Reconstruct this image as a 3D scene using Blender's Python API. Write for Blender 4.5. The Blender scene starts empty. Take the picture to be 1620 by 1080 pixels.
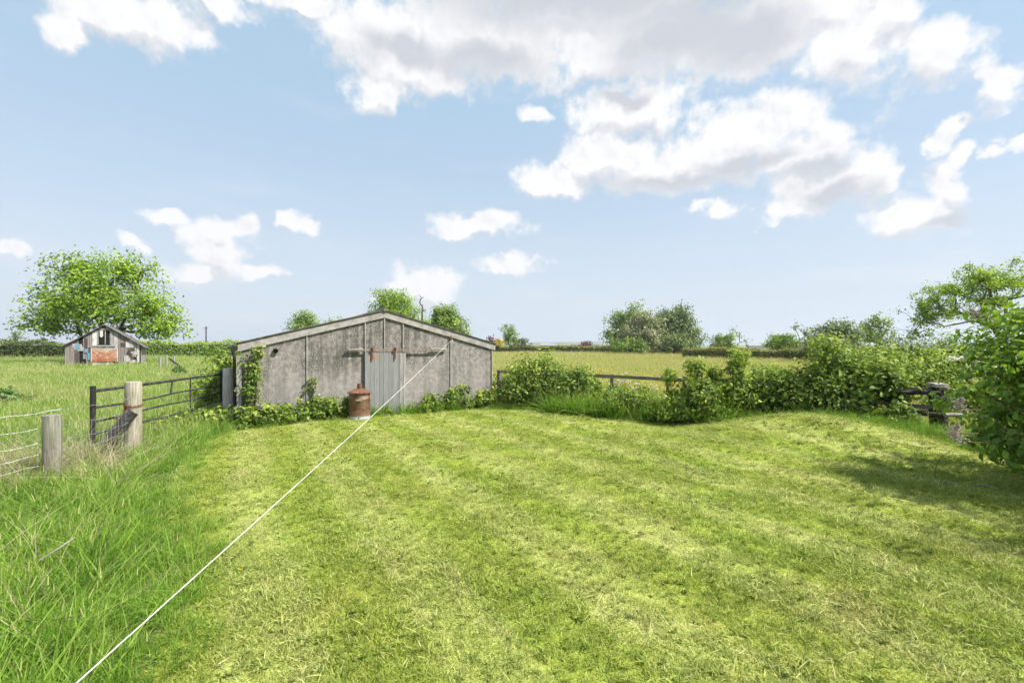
import bpy, math, random
import numpy as np
from mathutils import Vector
SC = bpy.context.scene
COL = SC.collection
H = 1.9; F = 720.0; CX = 810.0; HY = 548.0
rng = np.random.default_rng(7)
random.seed(7)
PI = math.pi

# ------------------------------------------------------------------ helpers
def gd(py, z=0.0): return (H - z) * F / (py - HY)
def gp(px, py, z=0.0):
    d = gd(py, z); return ((px - CX) / F * d, d)
def at(px, py, d): return ((px - CX) / F * d, d, H - (py - HY) / F * d)

LAWN = np.array([(-1.5,-4),(-1.6,0),(-2.02,2.57),(-2.75,3.89),(-3.6,4.85),(-4.65,6.16),(-5.40,7.5),(-6.1,9.3),(-6.15,10.3),(-5.6,11.0),
 (-4.5,11.75),(-2.84,12.75),(-.58,13.75),(1.64,13.2),(3.2,12.2),(4.45,11.1),(5.2,10.75),(6.2,10.3),(7.4,9.6),(7.9,8.8),(8.0,7.9),(8.3,7.0),(9.5,5),(9.5,2),(9,-4)])
def in_poly(x, y, P):
    x = np.asarray(x); y = np.asarray(y); c = np.zeros(x.shape, bool); n = len(P); j = n-1
    for i in range(n):
        xi, yi = P[i]; xj, yj = P[j]
        m = ((yi > y) != (yj > y)) & (x < (xj-xi)*(y-yi)/(yj-yi+1e-12)+xi)
        c ^= m; j = i
    return c
def poly_dist(x, y, P):
    x = np.asarray(x, float); y = np.asarray(y, float); best = np.full(x.shape, 1e9)
    for i in range(len(P)-1):
        a = P[i]; b = P[i+1]; ab = b-a
        t = np.clip(((x-a[0])*ab[0]+(y-a[1])*ab[1])/(ab@ab), 0, 1)
        best = np.minimum(best, np.hypot(x-a[0]-t*ab[0], y-a[1]-t*ab[1]))
    return best
def hgt(x, y):
    x = np.asarray(x, float); y = np.asarray(y, float)
    z = .42*np.exp(-((x-6.3)/1.7)**2 - ((y-9.75)/1.1)**2)
    z = z + .10*np.exp(-((x-7.6)/1.3)**2 - ((y-8.6)/1.0)**2)
    z = z - .05*np.exp(-((x-4.0)/1.2)**2 - ((y-10.6)/.9)**2)
    r = np.hypot(x, y)
    und = .018*np.sin(x*1.3+.7)*np.cos(y*1.1) + .012*np.sin(x*2.7+y*1.9)
    z = z + und*np.clip((r-1)/3, 0, 1)
    z = z + .12*np.sin(x*.11+1)*np.sin(y*.09)*np.clip((y-20)/30, 0, 1)*np.exp(-r/400)
    return z
def h1(x, y): return float(hgt(x, y))

def link(o, parent=None):
    COL.objects.link(o)
    if parent is not None: o.parent = parent
    return o
def tag(o, label=None, cat=None, group=None, kind=None):
    if label: o['label'] = label
    if cat: o['category'] = cat
    if group: o['group'] = group
    if kind: o['kind'] = kind
    return o
def thing(name, label, cat, loc=(0,0,0), rz=0, group=None):
    o = bpy.data.objects.new(name, None); COL.objects.link(o)
    o.empty_display_size = .2; o.location = loc; o.rotation_euler = (0,0,rz)
    return tag(o, label, cat, group)
def npmesh(name, V, loops, sizes, mat, smooth=False, tint=None):
    me = bpy.data.meshes.new(name)
    V = np.asarray(V, np.float32); loops = np.asarray(loops, np.int32).ravel(); sizes = np.asarray(sizes, np.int32)
    me.vertices.add(len(V)); me.vertices.foreach_set('co', V.ravel())
    me.loops.add(len(loops)); me.loops.foreach_set('vertex_index', loops)
    me.polygons.add(len(sizes))
    st = np.concatenate([[0], np.cumsum(sizes)[:-1]]).astype(np.int32)
    me.polygons.foreach_set('loop_start', st); me.polygons.foreach_set('loop_total', sizes)
    me.polygons.foreach_set('use_smooth', np.full(len(sizes), bool(smooth)))
    if tint is not None:
        a = me.attributes.new('tint', 'FLOAT', 'POINT'); a.data.foreach_set('value', np.asarray(tint, np.float32))
    me.update(calc_edges=True); me.validate()
    if mat: me.materials.append(mat)
    return me
class MB:
    def __init__(s): s.v = []; s.f = []; s.t = []
    def add(s, vs, fs, t=0.5):
        n = len(s.v); s.v += [tuple(v) for v in vs]; s.f += [tuple(i+n for i in f) for f in fs]; s.t += [t]*len(vs)
    def box(s, c, d, rot=None, t=.5, jit=0):
        c = Vector(c); vs = []
        for z in (-1,1):
            for x, y in ((-1,-1),(1,-1),(1,1),(-1,1)):
                v = Vector((x*d[0]/2, y*d[1]/2, z*d[2]/2))
                if jit: v += Vector([random.uniform(-jit, jit) for _ in range(3)])
                if rot is not None: v = rot @ v
                vs.append(c+v)
        s.add(vs, [(3,2,1,0),(4,5,6,7),(0,1,5,4),(1,2,6,5),(2,3,7,6),(3,0,4,7)], t)
    def bar(s, a, b, w, h, t=.5, up=Vector((0,0,1))):
        a = Vector(a); b = Vector(b); d = (b-a).normalized()
        sd = d.cross(up)
        if sd.length < 1e-4: sd = Vector((1,0,0))
        sd.normalize(); u = sd.cross(d).normalized(); vs = []
        for p in (a, b):
            for i, j in ((-1,-1),(1,-1),(1,1),(-1,1)): vs.append(p + sd*i*w/2 + u*j*h/2)
        s.add(vs, [(3,2,1,0),(4,5,6,7),(0,1,5,4),(1,2,6,5),(2,3,7,6),(3,0,4,7)], t)
    def tube(s, pts, rad, n=8, cap=True, t=.5):
        pts = [Vector(p) for p in pts]
        if not hasattr(rad, '__len__'): rad = [rad]*len(pts)
        vs = []; u = None
        for i, p in enumerate(pts):
            d = (pts[min(i+1, len(pts)-1)] - pts[max(i-1, 0)]).normalized()
            if u is None:
                u = d.cross(Vector((0,0,1)));
                if u.length < 1e-3: u = d.cross(Vector((0,1,0)))
            u = (u - d*u.dot(d)).normalized(); w = d.cross(u)
            for k in range(n):
                a = 2*PI*k/n; vs.append(p + (u*math.cos(a) + w*math.sin(a))*rad[i])
        fs = []
        for i in range(len(pts)-1):
            for k in range(n):
                fs.append((i*n+k, i*n+(k+1)%n, (i+1)*n+(k+1)%n, (i+1)*n+k))
        if cap: fs.append(tuple(range(n-1,-1,-1))); fs.append(tuple((len(pts)-1)*n+k for k in range(n)))
        s.add(vs, fs, t)
    def lathe(s, prof, c=(0,0,0), n=28, t=.5, sq=None):
        vs = []; fs = []
        for r, z in prof:
            for k in range(n):
                a = 2*PI*k/n; q = 1 if sq is None else sq(a, z)
                vs.append((c[0]+r*q*math.cos(a), c[1]+r*q*math.sin(a), c[2]+z))
        for i in range(len(prof)-1):
            for k in range(n): fs.append((i*n+k, i*n+(k+1)%n, (i+1)*n+(k+1)%n, (i+1)*n+k))
        s.add(vs, fs, t)
    def build(s, name, mat, parent=None, smooth=False, bevel=0):
        loops = [i for f in s.f for i in f]
        me = npmesh(name, s.v, loops, [len(f) for f in s.f], mat, smooth, s.t)
        o = link(bpy.data.objects.new(name, me), parent)
        if smooth:
            try: me.set_sharp_from_angle(angle=math.radians(40))
            except Exception: pass
        if bevel:
            m = o.modifiers.new('bevel', 'BEVEL'); m.width = bevel; m.segments = 2; m.limit_method = 'ANGLE'
        return o

# ------------------------------------------------------------------ node helpers
class NT:
    def __init__(s, tree): s.t = tree; s.n = tree.nodes; s.l = tree.links
    def node(s, ty, **kw):
        n = s.n.new(ty)
        for k, v in kw.items(): setattr(n, k, v)
        return n
    def put(s, sock, v):
        if isinstance(v, bpy.types.NodeSocket): s.l.new(v, sock)
        elif v is not None: sock.default_value = v
    def math(s, op, a, b=None, c=None, clamp=False):
        n = s.node('ShaderNodeMath', operation=op, use_clamp=clamp)
        s.put(n.inputs[0], a)
        if b is not None: s.put(n.inputs[1], b)
        if c is not None: s.put(n.inputs[2], c)
        return n.outputs[0]
    def vmath(s, op, a, b=None, scale=None):
        n = s.node('ShaderNodeVectorMath', operation=op); s.put(n.inputs[0], a)
        if b is not None: s.put(n.inputs[1], b)
        if scale is not None: s.put(n.inputs['Scale'], scale)
        return n.outputs['Value'] if op in ('LENGTH','DOT_PRODUCT','DISTANCE') else n.outputs[0]
    def noise(s, vec, scale, detail=3, rough=.5, dist=0, col=False):
        n = s.node('ShaderNodeTexNoise'); s.put(n.inputs['Vector'], vec); s.put(n.inputs['Scale'], scale)
        n.inputs['Detail'].default_value = detail; n.inputs['Roughness'].default_value = rough; n.inputs['Distortion'].default_value = dist
        return n.outputs['Color'] if col else n.outputs[0]
    def voro(s, vec, scale, out='Distance', feature='F1'):
        n = s.node('ShaderNodeTexVoronoi', feature=feature); s.put(n.inputs['Vector'], vec); n.inputs['Scale'].default_value = scale
        return n.outputs[out]
    def ramp(s, f, stops, interp='LINEAR'):
        n = s.node('ShaderNodeValToRGB'); s.put(n.inputs[0], f); cr = n.color_ramp; cr.interpolation = interp
        while len(cr.elements) < len(stops): cr.elements.new(.5)
        for e, (p, c) in zip(cr.elements, stops):
            e.position = p; e.color = (c[0], c[1], c[2], 1) if hasattr(c, '__len__') else (c, c, c, 1)
        return n.outputs[0]
    def mix(s, f, a, b, blend='MIX'):
        n = s.node('ShaderNodeMix', data_type='RGBA', blend_type=blend); s.put(n.inputs[0], f)
        for k, v in ((6, a), (7, b)):
            if isinstance(v, (tuple, list)) and len(v) == 3: v = (*v, 1)
            s.put(n.inputs[k], v)
        return n.outputs[2]
    def smooth(s, v, a, b, lo=0, hi=1):
        n = s.node('ShaderNodeMapRange', interpolation_type='SMOOTHSTEP'); s.put(n.inputs[0], v)
        for k, x in ((1,a),(2,b),(3,lo),(4,hi)): s.put(n.inputs[k], x)
        return n.outputs[0]
    def mapping(s, vec, scale=(1,1,1), rot=(0,0,0), loc=(0,0,0)):
        n = s.node('ShaderNodeMapping'); s.put(n.inputs[0], vec)
        n.inputs['Scale'].default_value = scale; n.inputs['Rotation'].default_value = rot; n.inputs['Location'].default_value = loc
        return n.outputs[0]
    def bump(s, h, strength=.3, dist=.02):
        n = s.node('ShaderNodeBump'); s.put(n.inputs['Height'], h); n.inputs['Strength'].default_value = strength; n.inputs['Distance'].default_value = dist
        return n.outputs[0]
def newmat(name):
    m = bpy.data.materials.new(name); m.use_nodes = True; m.node_tree.nodes.clear(); t = NT(m.node_tree)
    t.out = t.node('ShaderNodeOutputMaterial')
    t.obj = t.node('ShaderNodeTexCoord').outputs['Object']; t.pos = t.node('ShaderNodeNewGeometry').outputs['Position']
    return m, t
def finish(t, color, rough=.8, metal=0, normal=None, spec=.3, trans=0, transcol=None):
    p = t.node('ShaderNodeBsdfPrincipled'); t.put(p.inputs['Base Color'], color if not (isinstance(color, tuple) and len(color)==3) else (*color,1))
    t.put(p.inputs['Roughness'], rough); t.put(p.inputs['Metallic'], metal); p.inputs['Specular IOR Level'].default_value = spec
    if normal is not None: t.l.new(normal, p.inputs['Normal'])
    s = p.outputs[0]
    if trans:
        tr = t.node('ShaderNodeBsdfTranslucent'); t.put(tr.inputs[0], transcol if transcol is not None else color)
        mx = t.node('ShaderNodeMixShader'); mx.inputs[0].default_value = trans
        t.l.new(s, mx.inputs[1]); t.l.new(tr.outputs[0], mx.inputs[2]); s = mx.outputs[0]
    t.l.new(s, t.out.inputs[0])
def attr(t, name='tint'):
    n = t.node('ShaderNodeAttribute'); n.attribute_name = name; return n.outputs['Fac']

def leaf_mat(name, dark, mid, light, trans=.3, nscale=1.2, rough=.55, spec=.25, gain=1.7):
    dark, mid, light = [(min(.75, c[0]*gain*1.2), min(.75, c[1]*gain*.97), min(.75, c[2]*gain*.95)) for c in (dark, mid, light)]
    m, t = newmat(name)
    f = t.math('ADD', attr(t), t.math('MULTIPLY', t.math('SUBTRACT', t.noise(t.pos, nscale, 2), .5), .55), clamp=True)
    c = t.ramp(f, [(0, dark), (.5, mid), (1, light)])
    tc = t.mix(1, c, (1.25,1.2,.55), 'MULTIPLY')
    finish(t, c, rough, 0, None, spec, trans, tc); return m

LEAF = {
 'bright': leaf_mat('bright_leaves', (.045,.105,.014), (.112,.21,.026), (.215,.345,.05), .42, .5, gain=1.9),
 'oak':    leaf_mat('oak_leaves', (.045,.10,.018), (.10,.19,.032), (.20,.31,.065), .3, .5),
 'grey':   leaf_mat('grey_green_leaves', (.035,.07,.025), (.08,.14,.045), (.16,.235,.09), .25, .5),
 'pale':   leaf_mat('blossom_leaves', (.055,.09,.04), (.13,.18,.09), (.36,.41,.28), .2, .6),
 'dark':   leaf_mat('dark_hedge_leaves', (.02,.04,.012), (.045,.075,.02), (.09,.13,.035), .25, 1),
 'hedge':  leaf_mat('hedge_leaves', (.035,.06,.015), (.075,.11,.025), (.19,.21,.05), .25, .8),
 'yellow': leaf_mat('yellow_leaves', (.14,.15,.02), (.28,.27,.05), (.42,.38,.09), .3, .8),
 'copper': leaf_mat('copper_leaves', (.04,.02,.025), (.085,.045,.05), (.14,.08,.08), .25, .8),
 'bramble':leaf_mat('bramble_leaves', (.025,.06,.012), (.085,.16,.025), (.24,.33,.07), .3, 1.5),
 'shrub':  leaf_mat('shrub_leaves', (.03,.07,.012), (.095,.18,.028), (.25,.36,.075), .35, 1.3),
 'lilac':  leaf_mat('lilac_leaves', (.04,.10,.014), (.10,.21,.022), (.20,.34,.04), .38, 1.5, .4, .4, gain=1.45),
 'nettle': leaf_mat('nettle_leaves', (.02,.06,.018), (.05,.12,.03), (.11,.19,.05), .3, 1.5),
}
def plain(name, c, rough=.8, metal=0, spec=.3):
    m, t = newmat(name); finish(t, c, rough, metal, None, spec); return m
def bark_mat(name, a, b, sc=6):
    m, t = newmat(name); v = t.mapping(t.obj, (sc, sc, sc*.3)); n = t.noise(v, 3, 5, .65)
    finish(t, t.ramp(n, [(.3,a),(.7,b)]), .9, 0, t.bump(n, .6, .03), .1); return m
BARK = bark_mat('bark', (.045,.035,.025), (.14,.115,.085))
DEADWOOD = bark_mat('bleached_wood', (.16,.14,.12), (.40,.37,.33))
STEM = bark_mat('stem', (.07,.06,.03), (.17,.15,.08), 20)

def wood_mat(name, a, b, green=0, sc=1.0, dark=.25):
    m, t = newmat(name)
    g = t.noise(t.mapping(t.obj, (16*sc,16*sc,.9*sc)), 3, 6, .65, .4); w = t.noise(t.obj, 2.2, 3)
    c = t.ramp(g, [(.25,(a[0]*.45,a[1]*.45,a[2]*.45)),(.42,a),(.72,b)])
    c = t.mix(t.smooth(w, .5, .72, 0, dark), c, (.08,.07,.055))
    if green: c = t.mix(t.smooth(t.noise(t.obj, 3.3, 4), .45, .65, 0, green), c, (.15,.18,.09))
    finish(t, c, .88, 0, t.bump(g, .5, .008), .15); return m
POSTW = wood_mat('weathered_post_wood', (.17,.155,.125), (.35,.33,.28), .4)
POSTP = wood_mat('pale_post_wood', (.27,.24,.18), (.52,.48,.39), .18, 1, .35)
GREYW = wood_mat('silver_grey_wood', (.25,.235,.22), (.43,.41,.385), 0, 1, .3)
RAILW = wood_mat('rail_wood', (.12,.105,.088), (.34,.31,.27), .3, 1, .6)
BLACKW = wood_mat('blackened_wood', (.018,.015,.013), (.075,.062,.052), .1)
PALEW = wood_mat('bleached_board', (.45,.42,.38), (.70,.67,.62), 0)

# ------------------------------------------------------------------ leaves
def leaf_geo(P, N, size, tint, shape, mat, name):
    n = len(P); P = np.asarray(P); N = N/np.maximum(np.linalg.norm(N, axis=1, keepdims=True), 1e-6)
    r = rng.normal(size=(n,3)); A = np.cross(N, r); A /= np.maximum(np.linalg.norm(A, axis=1, keepdims=True), 1e-6); B = np.cross(N, A)
    S = np.asarray(size)[:,None]
    if shape == 'quad':
        vs = [P - A*S*.5, P + B*S*.34, P + A*S*.5, P - B*S*.34]; faces = np.array([[0,1,2,3]]); k = 4
    elif shape == 'tri':
        vs = [P - A*S*.5, P + B*S*.45, P + A*S*.5]; faces = np.array([[0,1,2]]); k = 3
    elif shape == 'fold':
        up = N*S*.10
        vs = [P - A*S*.5, P - A*S*.1 + B*S*.30 + up, P + A*S*.5 - up*.8, P - A*S*.1 - B*S*.30 + up]; faces = np.array([[0,1,2],[0,2,3]]); k = 4
    else:  # oval pointed leaf with a folded midrib and drooping tip
        up = N*S*.08
        vs = [P - A*S*.5, P - A*S*.28 + B*S*.27 + up, P + A*S*.12 + B*S*.26 + up, P + A*S*.55 - up*2.2, P + A*S*.12 - B*S*.26 + up, P - A*S*.28 - B*S*.27 + up, P + A*S*.1 - up*.3]
        faces = np.array([[0,1,2,6],[6,2,3,3],[6,3,4,4],[0,6,4,5]]); k = 7
    V = np.stack(vs, 1).reshape(-1,3)
    if shape == 'oval':
        base = (np.arange(n)*k)[:,None]
        l = np.concatenate([base+np.array([[0,1,2,6, 6,2,3, 6,3,4, 0,6,4,5]])], 1); sizes = np.tile([4,3,3,4], n)
        return npmesh(name, V, l, sizes, mat, True, np.repeat(tint, k))
    base = (np.arange(n)*k)[:,None,None]
    l = base + faces[None]; sizes = np.full(n*len(faces), faces.shape[1])
    return npmesh(name, V, l, sizes, mat, shape!='quad', np.repeat(tint, k))

def sample_lobes(lobes, n_clump, per, spread, shell=.35, flat=.8):
    """clump centres in lobes; returns centres, points, outward normals, tint"""
    L = np.array([l[:6] for l in lobes], float); vol = (L[:,3]*L[:,4]*L[:,5])**.67; ids = rng.choice(len(L), n_clump, p=vol/vol.sum())
    d = rng.normal(size=(n_clump,3)); d /= np.linalg.norm(d, axis=1, keepdims=True)
    r = 1 - shell*rng.random(n_clump)**1.3*1.6; r = np.clip(r, .15, 1)
    wob = 1 + .13*np.sin(d[:,0]*5+ids*2)+.10*np.sin(d[:,2]*7+d[:,1]*4+ids)
    C = L[ids,:3] + d*L[ids,3:6]*(r*wob)[:,None]
    cs = spread*(.6+.8*rng.random(n_clump))
    k = rng.poisson(per*(cs/spread)**2, n_clump)+2
    idx = np.repeat(np.arange(n_clump), k); g = rng.normal(size=(len(idx),3))*.5; g[:,2] *= flat
    P = C[idx] + g*cs[idx][:,None]
    out = d[idx]
    N = g*.8 + out*.5 + np.array([0,0,.6]) + rng.normal(size=P.shape)*.55
    ct = rng.normal(size=n_clump)*.14
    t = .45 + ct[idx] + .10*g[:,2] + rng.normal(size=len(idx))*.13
    return C, P, N, np.clip(t, 0, 1)

def limbs(fork_nodes, C, r_trunk, mb, curve=.12, n_side=6, rmin=.012, mid=3, power=.5):
    pts = [np.array(p, float) for p in fork_nodes]; par = [-1]+list(range(len(pts)-1)); path = [0.0]
    for i in range(1, len(pts)): path.append(path[-1]+np.linalg.norm(pts[i]-pts[i-1]))
    top = pts[-1]; order = np.argsort(np.linalg.norm(C-top, axis=1)); tips = []; lo = max(1, int(len(pts)*.45))
    for ci in order:
        c = C[ci]; A = np.array(pts); dd = np.linalg.norm(A-c, axis=1) + .35*np.array(path); dd[:lo] += 1e6
        below = A[:,2] > c[2]+.2; dd[below] += 1.0*np.abs(A[below,2]-c[2])
        j = int(np.argmin(dd)); p0 = pts[j]; L = np.linalg.norm(c-p0); last = j
        for q in range(1, mid+1):
            f = q/mid; p = p0*(1-f)+c*f
            p = p + np.array([0,0,1.0])*math.sin(f*PI)*L*curve*.6 + rng.normal(size=3)*L*curve*.35*(1 if q < mid else 0)
            pts.append(p); par.append(last); path.append(path[last]+L/mid); last = len(pts)-1
        tips.append(last)
    cnt = np.zeros(len(pts))
    for tp in tips:
        j = tp
        while j >= 0: cnt[j] += 1; j = par[j]
    R = r_trunk*(cnt/len(tips))**power; R = np.maximum(R, rmin)
    kids = {}
    for i, p in enumerate(par): kids.setdefault(p, []).append(i)
    stack = [(0, None)]
    while stack:
        i, pr = stack.pop(); chain = ([pr] if pr is not None else [])+[i]; j = i
        while kids.get(j):
            ks = sorted(kids[j], key=lambda q: -cnt[q])
            for o in ks[1:]: stack.append((o, j))
            j = ks[0]; chain.append(j)
        if len(chain) > 1:
            rad = [min(R[q], R[chain[1]]*1.05) if (a == 0 and pr is not None) else R[q] for a, q in enumerate(chain)]
            mb.tube([pts[q] for q in chain], rad, n_side, cap=False)

def tree(name, label, x, y, trunk_h, r_trunk, lobes, clumps, per, spread, leafsize, leaf, group=None, shell=.45, lean=(0,0), shape='quad', bark=None, cat='tree', flat=.8, trunk=True, z0=None, mid=3, bare=0, rmf=.05):
    z = h1(x, y) if z0 is None else z0
    t = thing(name, label, cat, (x, y, z), 0, group)
    C, P, N, tint = sample_lobes(lobes, clumps, per, spread, shell, flat)
    S = leafsize*(.65+.7*rng.random(len(P)))
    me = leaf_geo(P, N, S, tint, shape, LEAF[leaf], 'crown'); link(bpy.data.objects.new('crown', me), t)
    if trunk:
        mb = MB(); k = 5
        nodes = [(lean[0]*(i/k)**1.3 + .03*math.sin(i*2.1)*r_trunk*8, lean[1]*i/k, -.15 + (trunk_h+.15)*i/k) for i in range(k+1)]
        CC = C
        if bare: CC = np.concatenate([C, C[rng.choice(len(C), bare)] + rng.normal(size=(bare,3))*spread*1.6])
        if len(CC) > 220: CC = CC[rng.choice(len(CC), 220, replace=False)]
        limbs(nodes, CC, r_trunk, mb, mid=mid, rmin=max(.008, r_trunk*rmf)); mb.build('trunk', bark or BARK, t, True)
    return t
def L6(cx, cy, cz, rx, ry, rz): return (cx, cy, cz, rx, ry, rz)
def ftree(name, label, pxl, pxr, pyt, pyb, d, leaf, density=1.0, group=None, trunk_frac=.4, lobes=None, leafpx=3.2, shell=.6, zbase=None, gap=1.0, spreadf=.13, bare=0, ntr=None, depth=.9):
    xl, xr = (pxl-CX)/F*d, (pxr-CX)/F*d; zt = H-(pyt-HY)/F*d; zb = H-(pyb-HY)/F*d
    x = (xl+xr)/2; w = (xr-xl)/2; hh = (zt-zb)/2; g = h1(x, d); zt -= g; zb -= g; zc = (zt+zb)/2
    LS = .8 if lobes is BIG else 1.02
    if lobes is None:
        lobes = [(0,0,0,.82,.82,.86),(-.5,0,-.25,.5,.6,.55),(.5,.1,-.25,.5,.6,.55),(.15,-.2,.45,.5,.5,.5),(-.25,.1,.4,.45,.5,.5)]
    LB = [(l[0]*w, l[1]*w*depth, zc+l[2]*hh, l[3]*w*LS, l[4]*w*depth*LS, l[5]*hh*LS) for l in lobes]
    ls = leafpx*d/F; sp = spreadf*(w+hh)
    ncl = int(60*density/ (spreadf/.13)**2); per = 26*density*(sp/ls/4.3)**1.6*gap
    return tree(name, label, x, d, max(zb*.9, zt*trunk_frac*.6), (.05 if name == 'birch_tree' else max(.12, zt*.03)), LB, ncl, per, sp, ls, leaf, group, shell, mid=2, bare=bare)

def shrub(name, label, x, y, w, dep, h, leaf, n=3000, leafsize=.08, cat='shrub', group=None, shape='fold', lobes=None, clumps=None, rz=0, spread=None, stems=10, shell=.4, stemr=.012, flat=.8, stemmat=None, zoff=0, stemy=0):
    z = h1(x, y)+zoff
    t = thing(name, label, cat, (x, y, z), rz, group)
    if lobes is None:
        lobes = [(0,0,.46,.48,.48,.46),(-.25,0,.32,.26,.4,.32),(.26,.05,.34,.25,.4,.34),(.08,-.1,.66,.28,.3,.34),(-.13,0,.62,.24,.3,.34)]
    LB = [(l[0]*w, l[1]*dep, l[2]*h, l[3]*w, l[4]*dep, l[5]*h) for l in lobes]
    k = clumps or max(14, int(n/32)); sp = spread or .155*(w*h)**.5
    C, P, N, tint = sample_lobes(LB, k, n/k, sp, shell, flat)
    m = P[:,2] > .01; P, N, tint = P[m], N[m], tint[m]
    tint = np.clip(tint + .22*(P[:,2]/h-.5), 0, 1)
    S = leafsize*(.45+1.1*rng.random(len(P))**1.3)
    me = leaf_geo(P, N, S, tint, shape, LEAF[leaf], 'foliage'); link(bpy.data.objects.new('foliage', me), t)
    if stems:
        mb = MB(); idx = rng.choice(len(C), min(stems, len(C)), replace=False)
        for i in idx:
            c = C[i]; b = np.array([c[0]*.45+rng.normal()*.05*w, c[1]*.35+rng.normal()*.05*dep+stemy, -.05]); mdl = (b+c)/2 + np.array([rng.normal()*.05*w, 0, .12*h])
            mb.tube([b, mdl, c, c+(c-mdl)*.25], [stemr, stemr*.8, stemr*.5, stemr*.25], 5, False)
        mb.build('stems', stemmat or STEM, t, True)
    return t

# ------------------------------------------------------------------ grass (instanced tufts = stuff)
def grass_color(t, f, stops): return t.ramp(f, stops)
def tuft_mesh(name, mat, nb, hmin, hmax, width, spread, lean, segs=3, droop=.5, seedheads=0, tmean=.45, tsd=.17):
    V = []; F_ = []; T = []; sz = []
    for b in range(nb):
        a = random.uniform(0, 2*PI); r = spread*math.sqrt(random.random()); bx, by = r*math.cos(a), r*math.sin(a)
        h = random.uniform(hmin, hmax); la = random.uniform(0, 2*PI); ln = abs(random.gauss(0, lean)); fa = random.uniform(0, 2*PI)
        wx, wy = math.cos(fa)*width/2, math.sin(fa)*width/2; n0 = len(V); tt = min(1, max(0, random.gauss(tmean, tsd)))
        for s in range(segs+1):
            f = s/segs; off = h*(ln*f + droop*ln*f*f*1.5); z = h*(f - .35*min(1, ln)*f*f); wd = (1-f**1.6) if s < segs else 0
            x = bx + math.cos(la)*off; y = by + math.sin(la)*off
            if s < segs: V += [(x-wx*wd, y-wy*wd, z), (x+wx*wd, y+wy*wd, z)]; T += [tt*(.75+.25*f)+.05*f]*2
            else: V.append((x, y, z)); T.append(tt+.08)
        for s in range(segs-1):
            i = n0+2*s; F_ += [i, i+1, i+3, i+2]; sz.append(4)
        i = n0+2*(segs-1); F_ += [i, i+1, i+2]; sz.append(3)
        if b < seedheads:
            x, y, z = V[-1]; n1 = len(V); q = .007
            for k in range(3):
                V += [(x-q*.6, y, z-.02+.02*k), (x+q*.6, y, z-.02+.02*k), (x, y+q*.3, z+.03+.02*k)]; T += [.98]*3; F_ += [n1, n1+1, n1+2]; sz.append(3); n1 += 3
    return npmesh(name, V, F_, sz, mat, True, T)
def scatter(name, meshes, pts, scl, label, cat='grass', tilt=.12, kind='stuff', zs=None):
    srcs = bpy.data.collections.new(name+'_kinds')
    for i, me in enumerate(meshes): srcs.objects.link(bpy.data.objects.new('%s_tuft' % name, me))
    n = len(pts); me = bpy.data.meshes.new(name); me.vertices.add(n); me.vertices.foreach_set('co', np.asarray(pts, np.float32).ravel())
    rot = np.stack([rng.normal(size=n)*tilt, rng.normal(size=n)*tilt, rng.random(n)*2*PI], 1).astype(np.float32)
    a = me.attributes.new('rot', 'FLOAT_VECTOR', 'POINT'); a.data.foreach_set('vector', rot.ravel())
    S = np.stack([scl, scl, scl if zs is None else zs], 1).astype(np.float32)
    a = me.attributes.new('scl', 'FLOAT_VECTOR', 'POINT'); a.data.foreach_set('vector', S.ravel())
    a = me.attributes.new('idx', 'INT', 'POINT'); a.data.foreach_set('value', rng.integers(0, len(meshes), n).astype(np.int32))
    o = bpy.data.objects.new(name, me); COL.objects.link(o)
    g = bpy.data.node_groups.new(name+'_nodes', 'GeometryNodeTree')
    g.interface.new_socket('Geometry', in_out='INPUT', socket_type='NodeSocketGeometry'); g.interface.new_socket('Geometry', in_out='OUTPUT', socket_type='NodeSocketGeometry')
    N = g.nodes; Lk = g.links; gi = N.new('NodeGroupInput'); go = N.new('NodeGroupOutput'); ip = N.new('GeometryNodeInstanceOnPoints'); ci = N.new('GeometryNodeCollectionInfo')
    ci.inputs['Collection'].default_value = srcs; ci.inputs['Separate Children'].default_value = True; ci.inputs['Reset Children'].default_value = True
    ip.inputs['Pick Instance'].default_value = True
    def na(nm, ty):
        q = N.new('GeometryNodeInputNamedAttribute'); q.data_type = ty; q.inputs['Name'].default_value = nm; return q.outputs['Attribute']
    Lk.new(gi.outputs[0], ip.inputs['Points']); Lk.new(ci.outputs[0], ip.inputs['Instance']); Lk.new(na('idx','INT'), ip.inputs['Instance Index'])
    e2r = N.new('FunctionNodeEulerToRotation'); Lk.new(na('rot','FLOAT_VECTOR'), e2r.inputs[0]); Lk.new(e2r.outputs[0], ip.inputs['Rotation'])
    Lk.new(na('scl','FLOAT_VECTOR'), ip.inputs['Scale']); Lk.new(ip.outputs[0], go.inputs[0])
    md = o.modifiers.new('scatter', 'NODES'); md.node_group = g
    return tag(o, label, cat, None, kind)

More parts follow.
